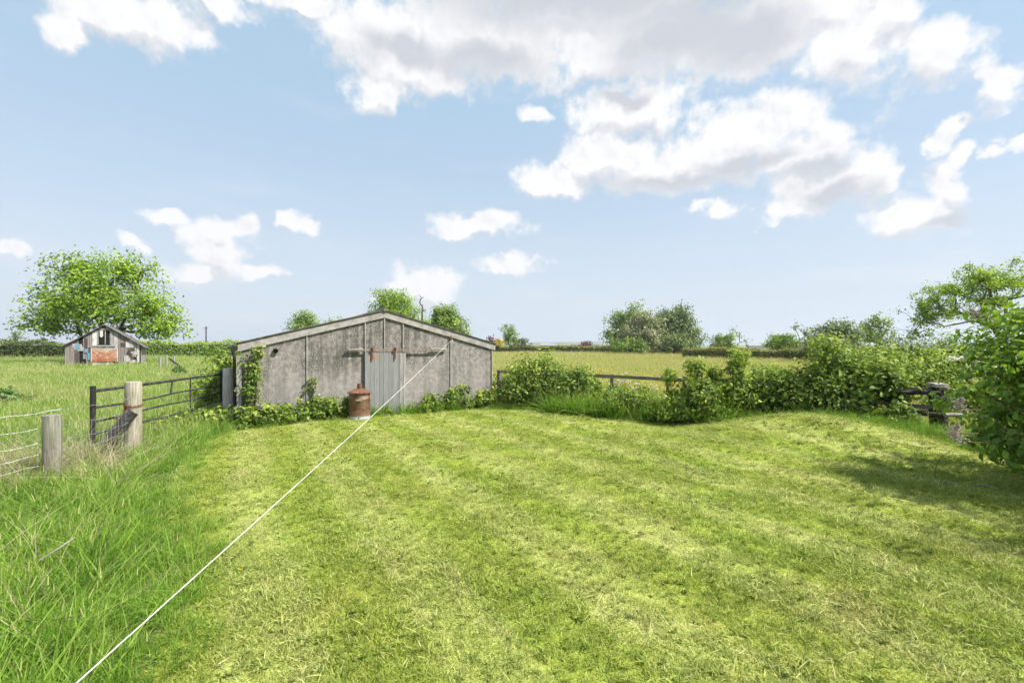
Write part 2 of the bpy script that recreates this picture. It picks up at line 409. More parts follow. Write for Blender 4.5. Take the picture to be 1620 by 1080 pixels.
def lawn_color(t):
    p = t.pos; ca, sa = math.cos(math.radians(30.7)), math.sin(math.radians(30.7))
    warp = t.noise(p, .5, 2); sx = t.node('ShaderNodeSeparateXYZ'); t.l.new(p, sx.inputs[0])
    u = t.math('ADD', t.math('MULTIPLY', sx.outputs[0], ca), t.math('MULTIPLY', sx.outputs[1], sa))
    u = t.math('ADD', u, t.math('MULTIPLY', warp, .30))
    s = t.smooth(t.math('SINE', t.math('MULTIPLY', u, 2*PI/1.15)), -.7, .7)
    v = t.math('SUBTRACT', t.math('MULTIPLY', sx.outputs[1], ca), t.math('MULTIPLY', sx.outputs[0], sa))
    cb = t.node('ShaderNodeCombineXYZ'); t.l.new(t.math('MULTIPLY', u, 2.2), cb.inputs[0]); t.l.new(t.math('MULTIPLY', v, .8), cb.inputs[1])
    streak = t.noise(cb.outputs[0], 1.3, 4, .6, .3)
    big = t.noise(p, .55, 3, .5); sm = t.noise(p, 3.5, 4, .6); fine = t.noise(p, 26, 3, .6)
    straw = t.smooth(t.math('ADD', t.math('ADD', t.math('MULTIPLY', s, .12), streak), t.math('MULTIPLY', t.math('SUBTRACT', sm, .5), .6)), .57, .80)
    mo = t.vmath('LENGTH', t.vmath('MULTIPLY', t.vmath('SUBTRACT', p, (6.9,8.9,0)), (.5,.75,0)))
    straw = t.math('ADD', straw, t.math('MULTIPLY', t.smooth(mo, .45, 1.0, 1, 0), t.smooth(sm, .42, .6, 0, .8)), clamp=True)
    lush = t.smooth(big, .40, .62, .2, .8)
    g = t.mix(lush, (.40,.44,.085), (.33,.42,.06))
    g = t.mix(t.math('MULTIPLY', s, .50), g, (.57,.60,.20))
    g = t.mix(t.smooth(fine, .46, .75, 0, .6), g, (.07,.12,.02))
    brown = t.smooth(t.noise(t.vmath('ADD', p, (7.3,2.1,0)), 1.2, 4, .6), .55, .72, 0, .3)
    g = t.mix(brown, g, (.46,.36,.12))
    return t.mix(1, t.mix(t.math('MULTIPLY', straw, .26), g, (.72,.62,.34)), (.99,.99,.93), 'MULTIPLY')
def mat_lawn(blade):
    m, t = newmat('lawn_grass' if blade else 'mown_lawn'); c = lawn_color(t)
    if blade:
        c = t.mix(t.ramp(attr(t), [(.15,1.0),(.5,0)]), c, t.mix(.72, c, (.10,.17,.02)))
        c = t.mix(t.smooth(attr(t), .6, .95, 0, .6), c, (.78,.74,.42)); finish(t, c, .7, 0, None, .2, .3)
    else:
        n = t.noise(t.pos, 60, 4, .7); c = t.mix(t.smooth(n, .3, .7, .7, 0), c, (.07,.095,.02)); finish(t, c, .95, 0, t.bump(n, .5, .02), .05)
    return m
def mat_grass(name, stops, patch=None, pscale=.6, trans=.35):
    m, t = newmat(name)
    f = t.math('ADD', attr(t), t.math('MULTIPLY', t.math('SUBTRACT', t.noise(t.pos, 1.1, 3), .5), .7), clamp=True)
    c = t.ramp(f, stops)
    if patch: c = t.mix(t.smooth(t.noise(t.vmath('ADD', t.pos, (3,9,1)), pscale, 4, .6), .48, .70, 0, .75), c, patch)
    finish(t, c, .6, 0, None, .25, trans, t.mix(1, c, (1.15,1.15,.6), 'MULTIPLY')); return m
M_LAWN = mat_lawn(False); M_LAWNB = mat_lawn(True)
M_TALL = mat_grass('verge_grass', [(0,(.045,.115,.012)),(.4,(.15,.29,.026)),(.75,(.29,.43,.06)),(1,(.56,.56,.24))])
M_PADD = mat_grass('paddock_grass', [(0,(.11,.19,.03)),(.45,(.24,.35,.07)),(.8,(.38,.46,.13)),(1,(.56,.53,.28))], (.48,.46,.23), .35)
M_MEAD = mat_grass('meadow_grass', [(0,(.16,.21,.04)),(.45,(.34,.39,.10)),(.8,(.50,.49,.19)),(1,(.64,.58,.32))], (.52,.45,.22), .12)
M_DRY = mat_grass('dry_grass', [(0,(.20,.16,.09)),(.5,(.42,.35,.22)),(1,(.62,.55,.38))], None, 1, .2)
def ground_mat():
    m, t = newmat('rough_ground'); sx = t.node('ShaderNodeSeparateXYZ'); t.l.new(t.pos, sx.inputs[0])
    a = t.noise(t.pos, .35, 5, .6); b = t.noise(t.pos, 4, 4, .65); far = t.noise(t.pos, .02, 3)
    left = t.mix(a, (.20,.28,.06), (.34,.38,.13)); right = t.mix(a, (.34,.34,.11), (.44,.37,.17))
    side = t.smooth(t.math('ADD', sx.outputs[0], t.math('MULTIPLY', sx.outputs[1], .25)), -1.5, 1.5)
    near = t.smooth(sx.outputs[1], 13.0, 15.5)
    c = t.mix(t.math('MULTIPLY', side, near), left, right)
    c = t.mix(t.smooth(sx.outputs[1], 110, 170), c, t.ramp(far, [(.4,(.09,.13,.035)),(.5,(.16,.19,.06)),(.6,(.28,.25,.1))]))
    c = t.mix(t.smooth(sx.outputs[1], 9, 15, .8, 0), c, (.06,.075,.022))
    c = t.mix(t.smooth(b, .4, .7, .45, 0), c, (.06,.07,.02))
    finish(t, c, .95, 0, t.bump(b, .6, .08), .05); return m

def build_ground():
    s = np.linspace(-1, 1, 241); g = np.sign(s)*(np.abs(s)*12 + np.abs(s)**7*2600 + np.abs(s)**3*60)
    X, Y = np.meshgrid(g, g + 8); Z = hgt(X, Y)
    n = len(g); V = np.stack([X.ravel(), Y.ravel(), Z.ravel()], 1); i, j = np.meshgrid(np.arange(n-1), np.arange(n-1)); q = (j*n+i).ravel()
    me = npmesh('ground', V, np.stack([q, q+1, q+1+n, q+n], 1), np.full(len(q), 4), ground_mat(), True)
    o = link(bpy.data.objects.new('ground', me)); tag(o, kind='structure')
    xs = np.arange(-7, 10, .1); ys = np.arange(-4, 14.2, .1); X, Y = np.meshgrid(xs, ys); n = len(xs)
    V = np.stack([X.ravel(), Y.ravel(), hgt(X, Y).ravel()+.008], 1); i, j = np.meshgrid(np.arange(n-1), np.arange(len(ys)-1)); q = (j*n+i).ravel()
    cx, cy = V[q,0]+.05, V[q,1]+.05; q = q[in_poly(cx, cy, LAWN)]
    used, inv = np.unique(np.stack([q, q+1, q+1+n, q+n], 1), return_inverse=True)
    me = npmesh('lawn', V[used], inv.reshape(-1), np.full(len(q), 4), M_LAWN, True)
    tag(link(bpy.data.objects.new('lawn', me)), kind='structure')
build_ground()

BA = math.radians(30.7); BM = np.array([-202/720*12.8, 12.8]); BX = np.array([math.cos(BA), math.sin(BA)]); BY = np.array([-math.sin(BA), math.cos(BA)])
def bw(s, q): p = BM + BX*s + BY*q; return float(p[0]), float(p[1])
def in_barn(x, y, m=0.0):
    u = (x-BM[0])*BX[0]+(y-BM[1])*BX[1]; v = (x-BM[0])*BY[0]+(y-BM[1])*BY[1]
    return (np.abs(u) < 3.5+m) & (v > -m) & (v < 9.2+m)

def field_pts(n, ymin, ymax, xl, xr, pw=1.0, region=None):
    """points denser near the camera; x limits are slopes of y"""
    u = rng.random(n); y = ymin*(ymax/ymin)**(u**pw) if pw else ymin+(ymax-ymin)*u
    x = y*(xl + (xr-xl)*rng.random(n)); m = ~in_barn(x, y, .03)
    if region is not None: m &= region(x, y)
    return x[m], y[m]
def wrap(x, y, dz=-.005): return np.stack([x, y, hgt(x, y)+dz], 1)

# --- lawn tufts
lt = [tuft_mesh('lawn_tuft', M_LAWNB, 30, .012, .034, .0056, .085, .8, 2, .5, tsd=.24) for _ in range(7)] + [tuft_mesh('lawn_weed', M_LAWNB, 9, .018, .035, .016, .02, 1.3, 3, .5, tmean=.18)]
def build_lawn_grass():
    X = []; Y = []
    for (y0, y1, dens) in ((1.6,4.2,480),(4.2,7,300),(7,10,190),(10,14.2,120)):
        n = int(dens*(y1-y0)*16); x = rng.uniform(-6.5, 9.5, n); y = rng.uniform(y0, y1, n)
        m = in_poly(x, y, LAWN) & (x > -1.35*y-1) & (x < 1.35*y+3.5); X.append(x[m]); Y.append(y[m])
    x = np.concatenate(X); y = np.concatenate(Y)
    clump = .75+.5*(np.sin(x*2.3+np.sin(y*1.7)*2)*np.sin(y*2.9+x)*.5+.5)
    s = (.8+.5*rng.random(len(x)))*clump*(1+np.clip((y-5)/9, 0, 1)*.6)
    scatter('lawn_grass', lt, wrap(x, y, .015), s, 'short mown grass blades covering the striped lawn', tilt=.2, zs=s*(1-.35*np.clip((y-4)/8, 0, 1)))
build_lawn_grass()

# --- verge grass (left foreground, along the fence and the barn)
tt = [tuft_mesh('verge_tuft', M_TALL, 22, .14, .38, .0105, .09, .5, 4, .9, tsd=.26) for _ in range(6)] + [tuft_mesh('verge_seed', M_TALL, 14, .2, .46, .007, .09, .4, 4, .6, 2, tmean=.7)]
def strip_gap(x, y): return (np.abs(x/y+.872) < .045) & (y > 6.7) & (y < 8.1)
def edge_noise(x, y): return .14*np.sin(x*3.1+y*2.3)+.10*np.sin(x*7.7-y*5.1)
def build_verge():
    X = []; Y = []; S = []
    def reg(x, y): return (~in_poly(x, y, LAWN))
    for y0, y1, dens, sc in ((1.7,5,150,.95),(5,8,100,1.0),(8,13.5,46,1.15)):
        n = int(dens*(y1-y0)*12); x = rng.uniform(-13.5, -1, n); y = rng.uniform(y0, y1, n)
        d = poly_dist(x, y, LAWN[:11]); ins = in_poly(x, y, LAWN)
        dd = np.where(ins, -d, d) + edge_noise(x, y)
        m = (dd > -.14) & (x > -1.3*y-1.2) & (x < -1.2) & (x > -1.22*y-1) & ~in_barn(x, y, .02) & ~strip_gap(x, y)
        x, y, dd = x[m], y[m], dd[m]; X.append(x); Y.append(y)
        S.append(sc*(.6+.6*rng.random(len(x)))*np.clip(.55+dd*1.1, .5, 1.05))
    # strip in front of barn, fence and corner post
    n = 2600; t = rng.random(n)*1.0; seg = LAWN[9:22]; L = np.linalg.norm(np.diff(seg, axis=0), axis=1); cum = np.concatenate([[0], np.cumsum(L)])
    a = t*cum[-1]; k = np.clip(np.searchsorted(cum, a)-1, 0, len(L)-1); f = (a-cum[k])/L[k]; p = seg[k]*(1-f)[:,None]+seg[k+1]*f[:,None]
    dirv = (seg[k+1]-seg[k])/L[k][:,None]; nv = np.stack([-dirv[:,1], dirv[:,0]], 1)
    nv *= np.where(in_poly(p[:,0]+nv[:,0]*.2, p[:,1]+nv[:,1]*.2, LAWN), -1, 1)[:,None]
    off = rng.random(n)**1.3*1.0-.04; p = p + nv*off[:,None]
    m = ~in_barn(p[:,0], p[:,1], .02); p = p[m]; off = off[m]
    near_barn = p[:,0] < -.8
    X.append(p[:,0]); Y.append(p[:,1]); S.append((.5+.6*rng.random(len(p)))*np.where(near_barn, .55, 1.0)*np.clip(.5+off, .4, 1.2))
    x = np.concatenate(X); y = np.concatenate(Y); s = np.concatenate(S)
    scatter('verge_grass', tt, wrap(x, y, -.01), s, 'long lush green grass growing along the edge of the lawn', tilt=.14)
build_verge()
def fence_yy(x): return 14.5 - .4643*(x+.5)
pt = [tuft_mesh('paddock_tuft', M_PADD, 26, .15, .42, .012, .16, .4, 3, .6, 3) for _ in range(5)]
x, y = field_pts(15000, 9, 72, -1.35, -.36, .8, lambda x, y: (x < -7.0-(y-9)*.12) | (y > 24)); m = ~in_poly(x, y, LAWN) & (poly_dist(x, y, LAWN) > .8)
x, y = x[m], y[m]; s = (.7+.7*rng.random(len(x)))*(.9+np.clip(y/45, 0, 1.3))
scatter('paddock_grass', pt, wrap(x, y, -.01), s, 'rough pale green paddock grass beyond the metal gate', tilt=.12, zs=s*.8)
xx = rng.uniform(1.0, 5.2, 420); yy = fence_yy(xx) - rng.uniform(-.35, 1.0, 420)
scatter('tussock_grass', tt, wrap(xx, yy), 1.4+.9*rng.random(420), 'long arching grass tussocks below the open stretch of fence rail', tilt=.25)
mt = [tuft_mesh('meadow_tuft', M_MEAD, 26, .2, .5, .012, .2, .3, 3, .5, 10, .5) for _ in range(5)]
def fence_y(x): return 14.5 - .4643*(x+.5)
x, y = field_pts(24000, 10.5, 110, -.06, 1.2, .75, lambda x, y: y > fence_y(x)+.25); s = (.6+.6*rng.random(len(x)))*(.85+np.clip(y/40, 0, 2.2))
scatter('meadow_grass', mt, wrap(x, y, -.01), s, 'straw coloured flowering meadow grass beyond the wooden fence', tilt=.12, zs=s*.62)
dt = [tuft_mesh('dry_tuft', M_DRY, 16, .3, .75, .006, .15, .8, 4, .9) for _ in range(4)]
n = 190; x = np.concatenate([rng.normal(-6.2, .55, n), rng.uniform(-9, -6.2, 260), rng.uniform(-6.5, -2.6, 90)]); y = np.concatenate([rng.normal(7.0, .5, n), rng.normal(6.2, .4, 260), rng.uniform(2.4, 6.4, 90)])
m = ~in_poly(x, y, LAWN) & (poly_dist(x, y, LAWN) > .55) & ~strip_gap(x, y); x, y = x[m], y[m]
scatter('dry_grass', dt, wrap(x, y), .6+.5*rng.random(len(x)), 'dead straw coloured grass stalks tangled in the wire fence', tilt=.3)

def petals(name, mat, r=.012, n=6, h=.5, sp=.05):
    V = []; Fc = []; sz = []
    for k in range(n):
        x, y, z = random.gauss(0, sp), random.gauss(0, sp), h*random.uniform(.8, 1.1)
        for q in range(2):
            a = random.uniform(0, PI); i = len(V); dx, dy = math.cos(a)*r, math.sin(a)*r
            if q == 0: V += [(x-r,y-r,z),(x+r,y-r,z),(x+r,y+r,z+.004),(x-r,y+r,z+.004)]
            else: V += [(x-dx,y-dy,z-r*.7),(x+dx,y+dy,z-r*.7),(x+dx,y+dy,z+r*.7),(x-dx,y-dy,z+r*.7)]
            Fc += [i,i+1,i+2,i+3]; sz.append(4)
    return npmesh(name, V, Fc, sz, mat, False)
YEL = plain('buttercup_petals', (.75,.55,.03), .5); WHT = plain('white_petals', (.75,.76,.72), .6); 
m_, t_ = newmat('faded_blossom'); finish(t_, t_.ramp(attr(t_), [(0,(.30,.20,.19)),(.5,(.52,.40,.40)),(1,(.72,.62,.63))]), .7, 0, None, .2, .25); PINK = m_
bt = [petals('buttercup_heads', YEL, .02, 6, .34, .25) for _ in range(3)]
x1, y1 = field_pts(1500, 15, 34, .08, .52, .9, lambda x, y: y > fence_y(x)+.6); x2 = rng.uniform(-32, -23.5, 500); y2 = rng.uniform(42, 60, 500); 
x = np.concatenate([x1, x2]); y = np.concatenate([y1, y2]); keep = np.sin(x*.5+y*.2) + rng.random(len(x)) > .35; x, y = x[keep], y[keep]
scatter('buttercups', bt, wrap(x, y), (.4+.35*rng.random(len(x)))*(1+y/60), 'yellow buttercups scattered through the meadow grass', 'wildflowers')

# ------------------------------------------------------------------ barn
def barn_wall_mat():
    m, t = newmat('asbestos_cement'); p = t.obj
    a = t.noise(p, .9, 5, .62, .3); b = t.noise(p, 9, 5, .7); c = t.noise(t.vmath('ADD', p, (4,4,4)), 34, 3, .6); st = t.noise(t.mapping(p, (5,5,.35)), 1.4, 4, .6)
    col = t.ramp(b, [(.30,(.085,.076,.068)),(.48,(.215,.196,.178)),(.68,(.36,.335,.31))])
    col = t.mix(t.smooth(t.math('MULTIPLY', a, st), .19, .33, .0, .7), col, (.07,.064,.056))
    sx = t.node('ShaderNodeSeparateXYZ'); t.l.new(p, sx.inputs[0])
    col = t.mix(t.smooth(t.math('ADD', t.math('MULTIPLY', sx.outputs[2], .5), a), .85, 1.35, .42, 0), col, (.36,.335,.31))
    col = t.mix(t.math('MULTIPLY', t.smooth(c, .56, .65, 0, .85), t.smooth(t.noise(p, 1.8, 4), .40, .62)), col, (.52,.505,.47))
    col = t.mix(t.smooth(t.noise(t.vmath('ADD', p, (9,1,3)), 45, 2), .62, .7, 0, .6), col, (.05,.05,.045))
    finish(t, col, .92, 0, t.bump(c, .35, .01), .1); return m
WALLM = barn_wall_mat()
def mottled(name, a, b, c, sc=8, rough=.9, metal=0):
    m, t = newmat(name); n = t.noise(t.obj, sc, 5, .65); finish(t, t.ramp(n, [(.3,a),(.5,b),(.7,c)]), rough, metal, t.bump(n, .3, .01), .15); return m
STRIPM = mottled('pale_cement_trim', (.21,.195,.18), (.32,.30,.28), (.41,.385,.36), 6)
ROOFM = mottled('old_corrugated_sheet', (.05,.048,.045), (.13,.125,.115), (.24,.23,.21), 5)
RUST = mottled('rusty_iron', (.09,.035,.018), (.22,.085,.04), (.34,.16,.085), 14, .85, .2)
BLACKP = mottled('black_paint', (.012,.012,.012), (.03,.03,.03), (.06,.055,.05), 20, .55)
def door_mat():
    m, t = newmat('grey_painted_boards'); g = t.noise(t.mapping(t.obj, (60,60,1.2)), 2.5, 5, .7, .3)
    c = t.ramp(g, [(.28,(.10,.10,.098)),(.45,(.21,.213,.213)),(.72,(.33,.335,.335))])
    c = t.mix(t.smooth(attr(t), .3, .9, 0, .45), c, (.17,.165,.15)); 
    r = t.vmath('LENGTH', t.vmath('MULTIPLY', t.vmath('SUBTRACT', t.obj, (-.30,0,1.62)), (4.5,0,5)))
    c = t.mix(t.math('MULTIPLY', t.smooth(r, .3, 1, 1, 0), t.smooth(t.noise(t.obj, 12, 3), .42, .6, 0, .8)), c, (.34,.15,.09))
    finish(t, c, .8, 0, t.bump(g, .35, .006), .2); return m

def build_barn():
    t = thing('barn', 'low grey concrete sheet barn with sliding wooden door beyond the lawn', 'barn', (BM[0], BM[1], 0), BA)
    RZ, EZ, W, D = 2.80, 1.86, 3.45, 9.0
    mb = MB(); pr = [(-W,-.2),(W,-.2),(W,EZ),(0,RZ),(-W,EZ)]
    vs = [(x,0,z) for x, z in pr]+[(x,D,z) for x, z in pr]
    mb.add(vs, [(4,3,2,1,0)[::-1],(5,9,8,7,6)[::-1],(0,5,6,1),(1,6,7,2),(2,7,8,3),(3,8,9,4),(4,9,5,0)][0:7]); mb.build('wall', WALLM, t)
    # corrugated roof, two slopes
    mb = MB(); n = 220
    for sgn in (-1, 1):
        V = []; Fs = []
        for layer in (0, 1):
            for i in range(n+1):
                y = -.09 + (D+.18)*i/n; wv = .018*math.sin(y*2*PI/.15)
                for k, (x, z) in enumerate(((0, RZ+.115),(3.56, 1.985))):
                    V.append((sgn*x, y, z+wv - (.014 if layer else 0)))
        q = (n+1)*2
        for i in range(n):
            a = 2*i; Fs.append((a, a+1, a+3, a+2)); Fs.append((q+a, q+a+2, q+a+3, q+a+1))
        Fs += [(0, q, q+1, 1), (2*n, 2*n+1, q+2*n+1, q+2*n)]
        for i in range(n): Fs.append((2*i+1, q+2*i+1, q+2*i+3, 2*i+3))
        mb.add(V, Fs)
    mb.tube([(0,-.10,RZ+.125),(0,D+.1,RZ+.125)], .05, 10)
    mb.build('roof', ROOFM, t, True)
    mb = MB()                                                      # verge board with dark underside line
    for sgn in (-1, 1):
        x0, z0, x1, z1 = 0, RZ+.095, sgn*3.53, 1.965
        V = [(x0,-.052,z0),(x1,-.052,z1),(x1,-.052,z1-.185),(x0,-.052,z0-.185),(x0,-.002,z0),(x1,-.002,z1),(x1,-.002,z1-.185),(x0,-.002,z0-.185)]
        mb.add(V, [(0,1,2,3),(7,6,5,4),(0,4,5,1),(1,5,6,2),(2,6,7,3),(3,7,4,0)])
    mb.build('bargeboard', STRIPM, t)
    for s in (-2.0, -.53, .0, .53, 2.0, 3.42):
        zt = RZ - (RZ-EZ)*abs(s)/W - .02; zb = 1.72 if abs(s) < .5 else (-.1 if abs(s) > 1 else 1.72)
        mb = MB(); mb.box((s, -.02, (zt+zb)/2), (.026, .03, zt-zb)); mb.build('cover_strip', STRIPM, t)
    # door of vertical boards
    dm = door_mat(); mb = MB(); x = -.555; i = 0
    d0 = thing('door', None, None); d0.parent = t; del_ = None
    while x < .37:
        w = random.choice((.10,.125,.14,.115)); mb.box((x+w/2, -.085+random.uniform(-.0015,.0015), .89), (w-.005, .025, 1.72+random.uniform(-.01,.01)), t=random.random()); x += w
    COL.objects.unlink(d0); bpy.data.objects.remove(d0)
    door = mb.build('door', dm, t)
    for z in (1.55,.3): mb = MB(); mb.box((-.09,-.055,z),(.92,.03,.12)); mb.build('door_ledge', GREYW, door)
    mb = MB(); mb.box((.455,-.06,.86),(.085,.10,1.72)); mb.build('door_jamb', GREYW, t); mb = MB(); mb.box((.555,-.05,.86),(.075,.08,1.70)); mb.build('door_jamb', GREYW, t)
    mb = MB(); mb.box((.0,-.05,.015),(1.2,.12,.06)); mb.build('door_sill', STRIPM, t)
    mb = MB(); mb.box((.35,-.105,1.815),(2.75,.035,.035)); mb.box((.15,-.105,1.765),(1.3,.012,.022)); mb.build('door_track', mottled('dull_rail', (.12,.08,.06), (.22,.165,.14), (.36,.31,.28), 9), t)
    mb = MB(); mb.tube([(-1.02,-.06,1.79),(-.62,-.085,1.83)],.032,8); mb.build('track_cover', STRIPM, t, True); mb = MB(); mb.tube([(1.35,-.085,1.825),(1.83,-.075,1.81)],.03,8); mb.build('track_cover', STRIPM, t, True)
    for s in (-.36, .27):
        mb = MB(); mb.box((s,-.132,1.71),(.035,.012,.36)); mb.lathe([(.0,-.02),(.045,-.02),(.045,.02),(0,.02)],(s,-.15,1.845),14); mb.box((s,-.11,1.86),(.05,.06,.03)); mb.build('door_hanger', RUST, t)
    mb = MB(); mb.tube([(-2.72,.005,1.80),(-2.72,-.075,1.785)],.058,14,False); mb.tube([(-2.72,.005,1.80),(-2.72,-.03,1.793)],.05,14); mb.build('dark_vent_hole', BLACKP, t, True)  # short tube with a black end, painted for the darkness of the wall hole
    mb = MB()
    for k in range(2): mb.box((-3.62,-.12+0*k,1.86),(.14,.06,.10)) if k == 0 else mb.tube([(-3.62,-.12,1.86),(-3.62,D,1.84)],.06,8)
    mb.tube([(-3.64,-.13,1.82),(-3.6,-.10,1.65),(-3.6,-.08,.0)],.035,8); mb.build('gutter', BLACKP, t, True)
    mb = MB(); mb.tube([(3.6,-.1,1.86),(3.6,D,1.84)],.055,8); mb.build('gutter', BLACKP, t, True)
    mb = MB(); mb.box((-3.50,-.14,.82),(.10,.10,1.7)); mb.build('corner_timber', GREYW, t)
    mb = MB(); mb.tube([(2.0,-.02,2.12),(2.0,-.09,2.12)],.012,6); mb.lathe([(.012,-.03),(.03,-.03),(.03,.03),(.012,.03)],(2.0,-.09,2.12),10); mb.box((2.0,-.045,2.17),(.04,.03,.12)); mb.build('hook', RUST, t)
build_barn()

# rope
hk = BM + BX*2.0 - BY*.10; A = Vector((hk[0], hk[1], 2.10)); B = Vector(at(107, 1080, 2.15)); dirn = (B-A); B2 = A + dirn*1.18
pts = []
for i in range(41):
    f = i/40; p = A.lerp(B2, f); p.z -= .07*4*f*(1-f); pts.append(p)
mb = MB(); mb.tube(pts, .0038, 7); mb.tube([A+Vector((0,0,.02)), A+Vector((.02,-.02,-.04)), A+Vector((0,-.01,-.09))], .012, 7)
m_, t_ = newmat('white_rope'); w = t_.node('ShaderNodeTexWave'); w.inputs['Scale'].default_value = 40; t_.l.new(t_.obj, w.inputs[0]); finish(t_, t_.mix(w.outputs['Fac'], (.42,.41,.38), (.66,.65,.62)), .8)
tag(mb.build('rope', m_, None, True), 'taut white rope running from the barn wall down across the lawn', 'rope')

# ------------------------------------------------------------------ incinerator
def incin():
    x, y = gp(569, 663.5); z = h1(x, y)+.02
    m, t = newmat('rusted_galvanised'); sx = t.node('ShaderNodeSeparateXYZ'); t.l.new(t.obj, sx.inputs[0])
    n = t.noise(t.obj, 7, 5, .65); c = t.ramp(n, [(.3,(.10,.05,.03)),(.5,(.19,.10,.06)),(.7,(.26,.175,.12))])
    c = t.mix(t.smooth(t.math('ADD', sx.outputs[2], t.math('MULTIPLY', n, .12)), .11, .18, 1, 0), c, (.40,.42,.44))
    c = t.mix(t.smooth(t.noise(t.obj, 3, 3), .55, .7, 0, .5), c, (.30,.27,.20)); finish(t, c, .65, .3, t.bump(n, .2, .005), .4)
    o = thing('incinerator', 'rusty brown metal garden incinerator bin beside the barn door', 'incinerator', (x, y, z), 2.0)
    mb = MB(); R = .262
    mb.lathe([(0,.07),(R-.006,.07),(R-.012,0),(R+.008,0),(R+.01,.012),(R,.03),(R,.11),(R+.007,.118),(R,.126),(R,.52),(R+.006,.528),(R,.536),(R,.665),(R+.01,.672),(R+.01,.684),(R-.006,.684),(R-.006,.1)],n=40)
    mb.build('body', m, o, True)
    hole_dark = plain('unlit_hole_black', (.008,.007,.006), .9)  # flat black discs on the body, painted for the dark inside of the holes
    for a, zz in [(2.55,.27),(3.35,.25),(2.95,.05),(4.2,.26),(1.6,.26),(.6,.25),(5.3,.25),(4.8,.05),(1.9,.05)]:
        mb = MB(); mb.lathe([(0,0),(.017,0)],(0,0,0),10)
        mb.v = [((R+.0035)*math.cos(a)-py*math.sin(a), (R+.0035)*math.sin(a)+py*math.cos(a), zz+px) for px, py, _ in mb.v]
        mb.build('air_hole', hole_dark, o)
    lid = MB(); lid.lathe([(R+.045,.672),(R+.048,.688),(R+.02,.70),(.2,.735),(.11,.775),(.068,.79),(.068,.80)],n=40); lid.lathe([(R+.043,.671),(.2,.728),(.06,.785)],n=40)
    RL = mottled('dull_rusty_lid', (.09,.042,.025), (.185,.09,.055), (.28,.17,.115), 11, .85, .2)
    l = lid.build('lid', RL, o, True); c_ = MB(); c_.lathe([(.064,.785),(.062,.895),(.068,.90),(.068,.905),(.055,.905),(.055,.79)],n=22); c_.build('chimney', RL, l, True)
    for a in (2.95, 2.95+PI):
        hb = MB(); ca, sa = math.cos(a), math.sin(a); q = lambda u, v, w: (ca*(R+u)-sa*v, sa*(R+u)+ca*v, w)
        hb.tube([q(0,-.07,.50),q(.035,-.07,.505),q(.04,0,.505),q(.035,.07,.505),q(0,.07,.50)],.009,6); hb.build('handle', plain('worn_zinc', (.55,.55,.53), .5, .4), o, True)
    del c
incin()

# ------------------------------------------------------------------ posts, gate, wire
def round_post(name, label, x, y, r, h, mat, group='round fence posts', lean=0, n=20, tape=1.0):
    mb = MB(); z0 = h1(x, y); prof = []
    ph = random.random()*6
    sq = lambda a, z: 1+.02*math.sin(3*a+ph)+.012*math.sin(7*a+z*3)
    mb.lathe([(r*1.02*tape,-.3),(r*1.02*tape,0),(r,h*.3),(r*1.01,h*.6),(r*.985,h-.015),(r*.95,h-.003),(r*.8,h+.004),(r*.5,h+.001),(0,h+.003)], (0,0,0), n, sq=sq)
    o = mb.build(name, mat, None, True); o.location = (x, y, z0); o.rotation_euler = (lean, lean*.5, 0)
    return tag(o, label, 'post', group)
ax, ay = gp(83, 770); round_post('fence_post', 'short grey round post at the left holding the wire fence', ax, ay, .100, .98, POSTW, lean=.01)
bx_, by_ = gp(211, 719); pB = round_post('gate_post', 'pale split round post wrapped with a rusty chain', bx_, by_, .122, 1.27, POSTP, lean=0)
cx_, cy_ = at(362, 600, 12.3)[:2]; round_post('gate_post', 'grey round post at the hinge end of the gate beside the barn', cx_, cy_, .145, 1.31, PALEW)
def gate():
    P0 = np.array(at(147, 600, 7.75)[:2]); P1 = np.array(at(350, 600, 12.6)[:2]); L = np.linalg.norm(P1-P0); a = math.atan2(P1[1]-P0[1], P1[0]-P0[0])
    t = thing('field_gate', 'black tubular metal field gate standing closed between two posts', 'gate', (P0[0], P0[1], h1(*P0)), a)
    m = mottled('weathered_black_steel', (.018,.018,.018), (.05,.048,.043), (.17,.16,.14), 18, .6, .2)
    for x, w in ((0,.03),(L,.03)):
        mb = MB(); mb.box((x,0,.64),(.085,.05,1.14),jit=.001); mb.build('end_upright', BLACKP, t, bevel=.006)
    for k, z in enumerate((1.12,.82,.60,.39,.19)):
        mb = MB(); n = 14; pts = [(L*i/n, .01*math.sin(i*.9+k), z + (.0 if k < 1 else .012*math.sin(i*.7+k*2)) - (0 if k < 3 else .03*math.sin(PI*i/n))) for i in range(n+1)]
        mb.tube(pts, .030 if k == 0 else .019, 8); mb.build('rail', m, t, True)
    mb = MB(); mb.box((L*.66,.0,.66),(.04,.016,.98)); mb.build('upright', m, t)
    mb = MB(); mb.bar((L*.50,0,1.12),(L*.485,0,.83),.03,.014); mb.build('brace', m, t)
    mb = MB(); mb.bar((L*.38,0.02,.2),(L*.66,0.02,.04),.02,.02); mb.build('brace', m, t)
gate()
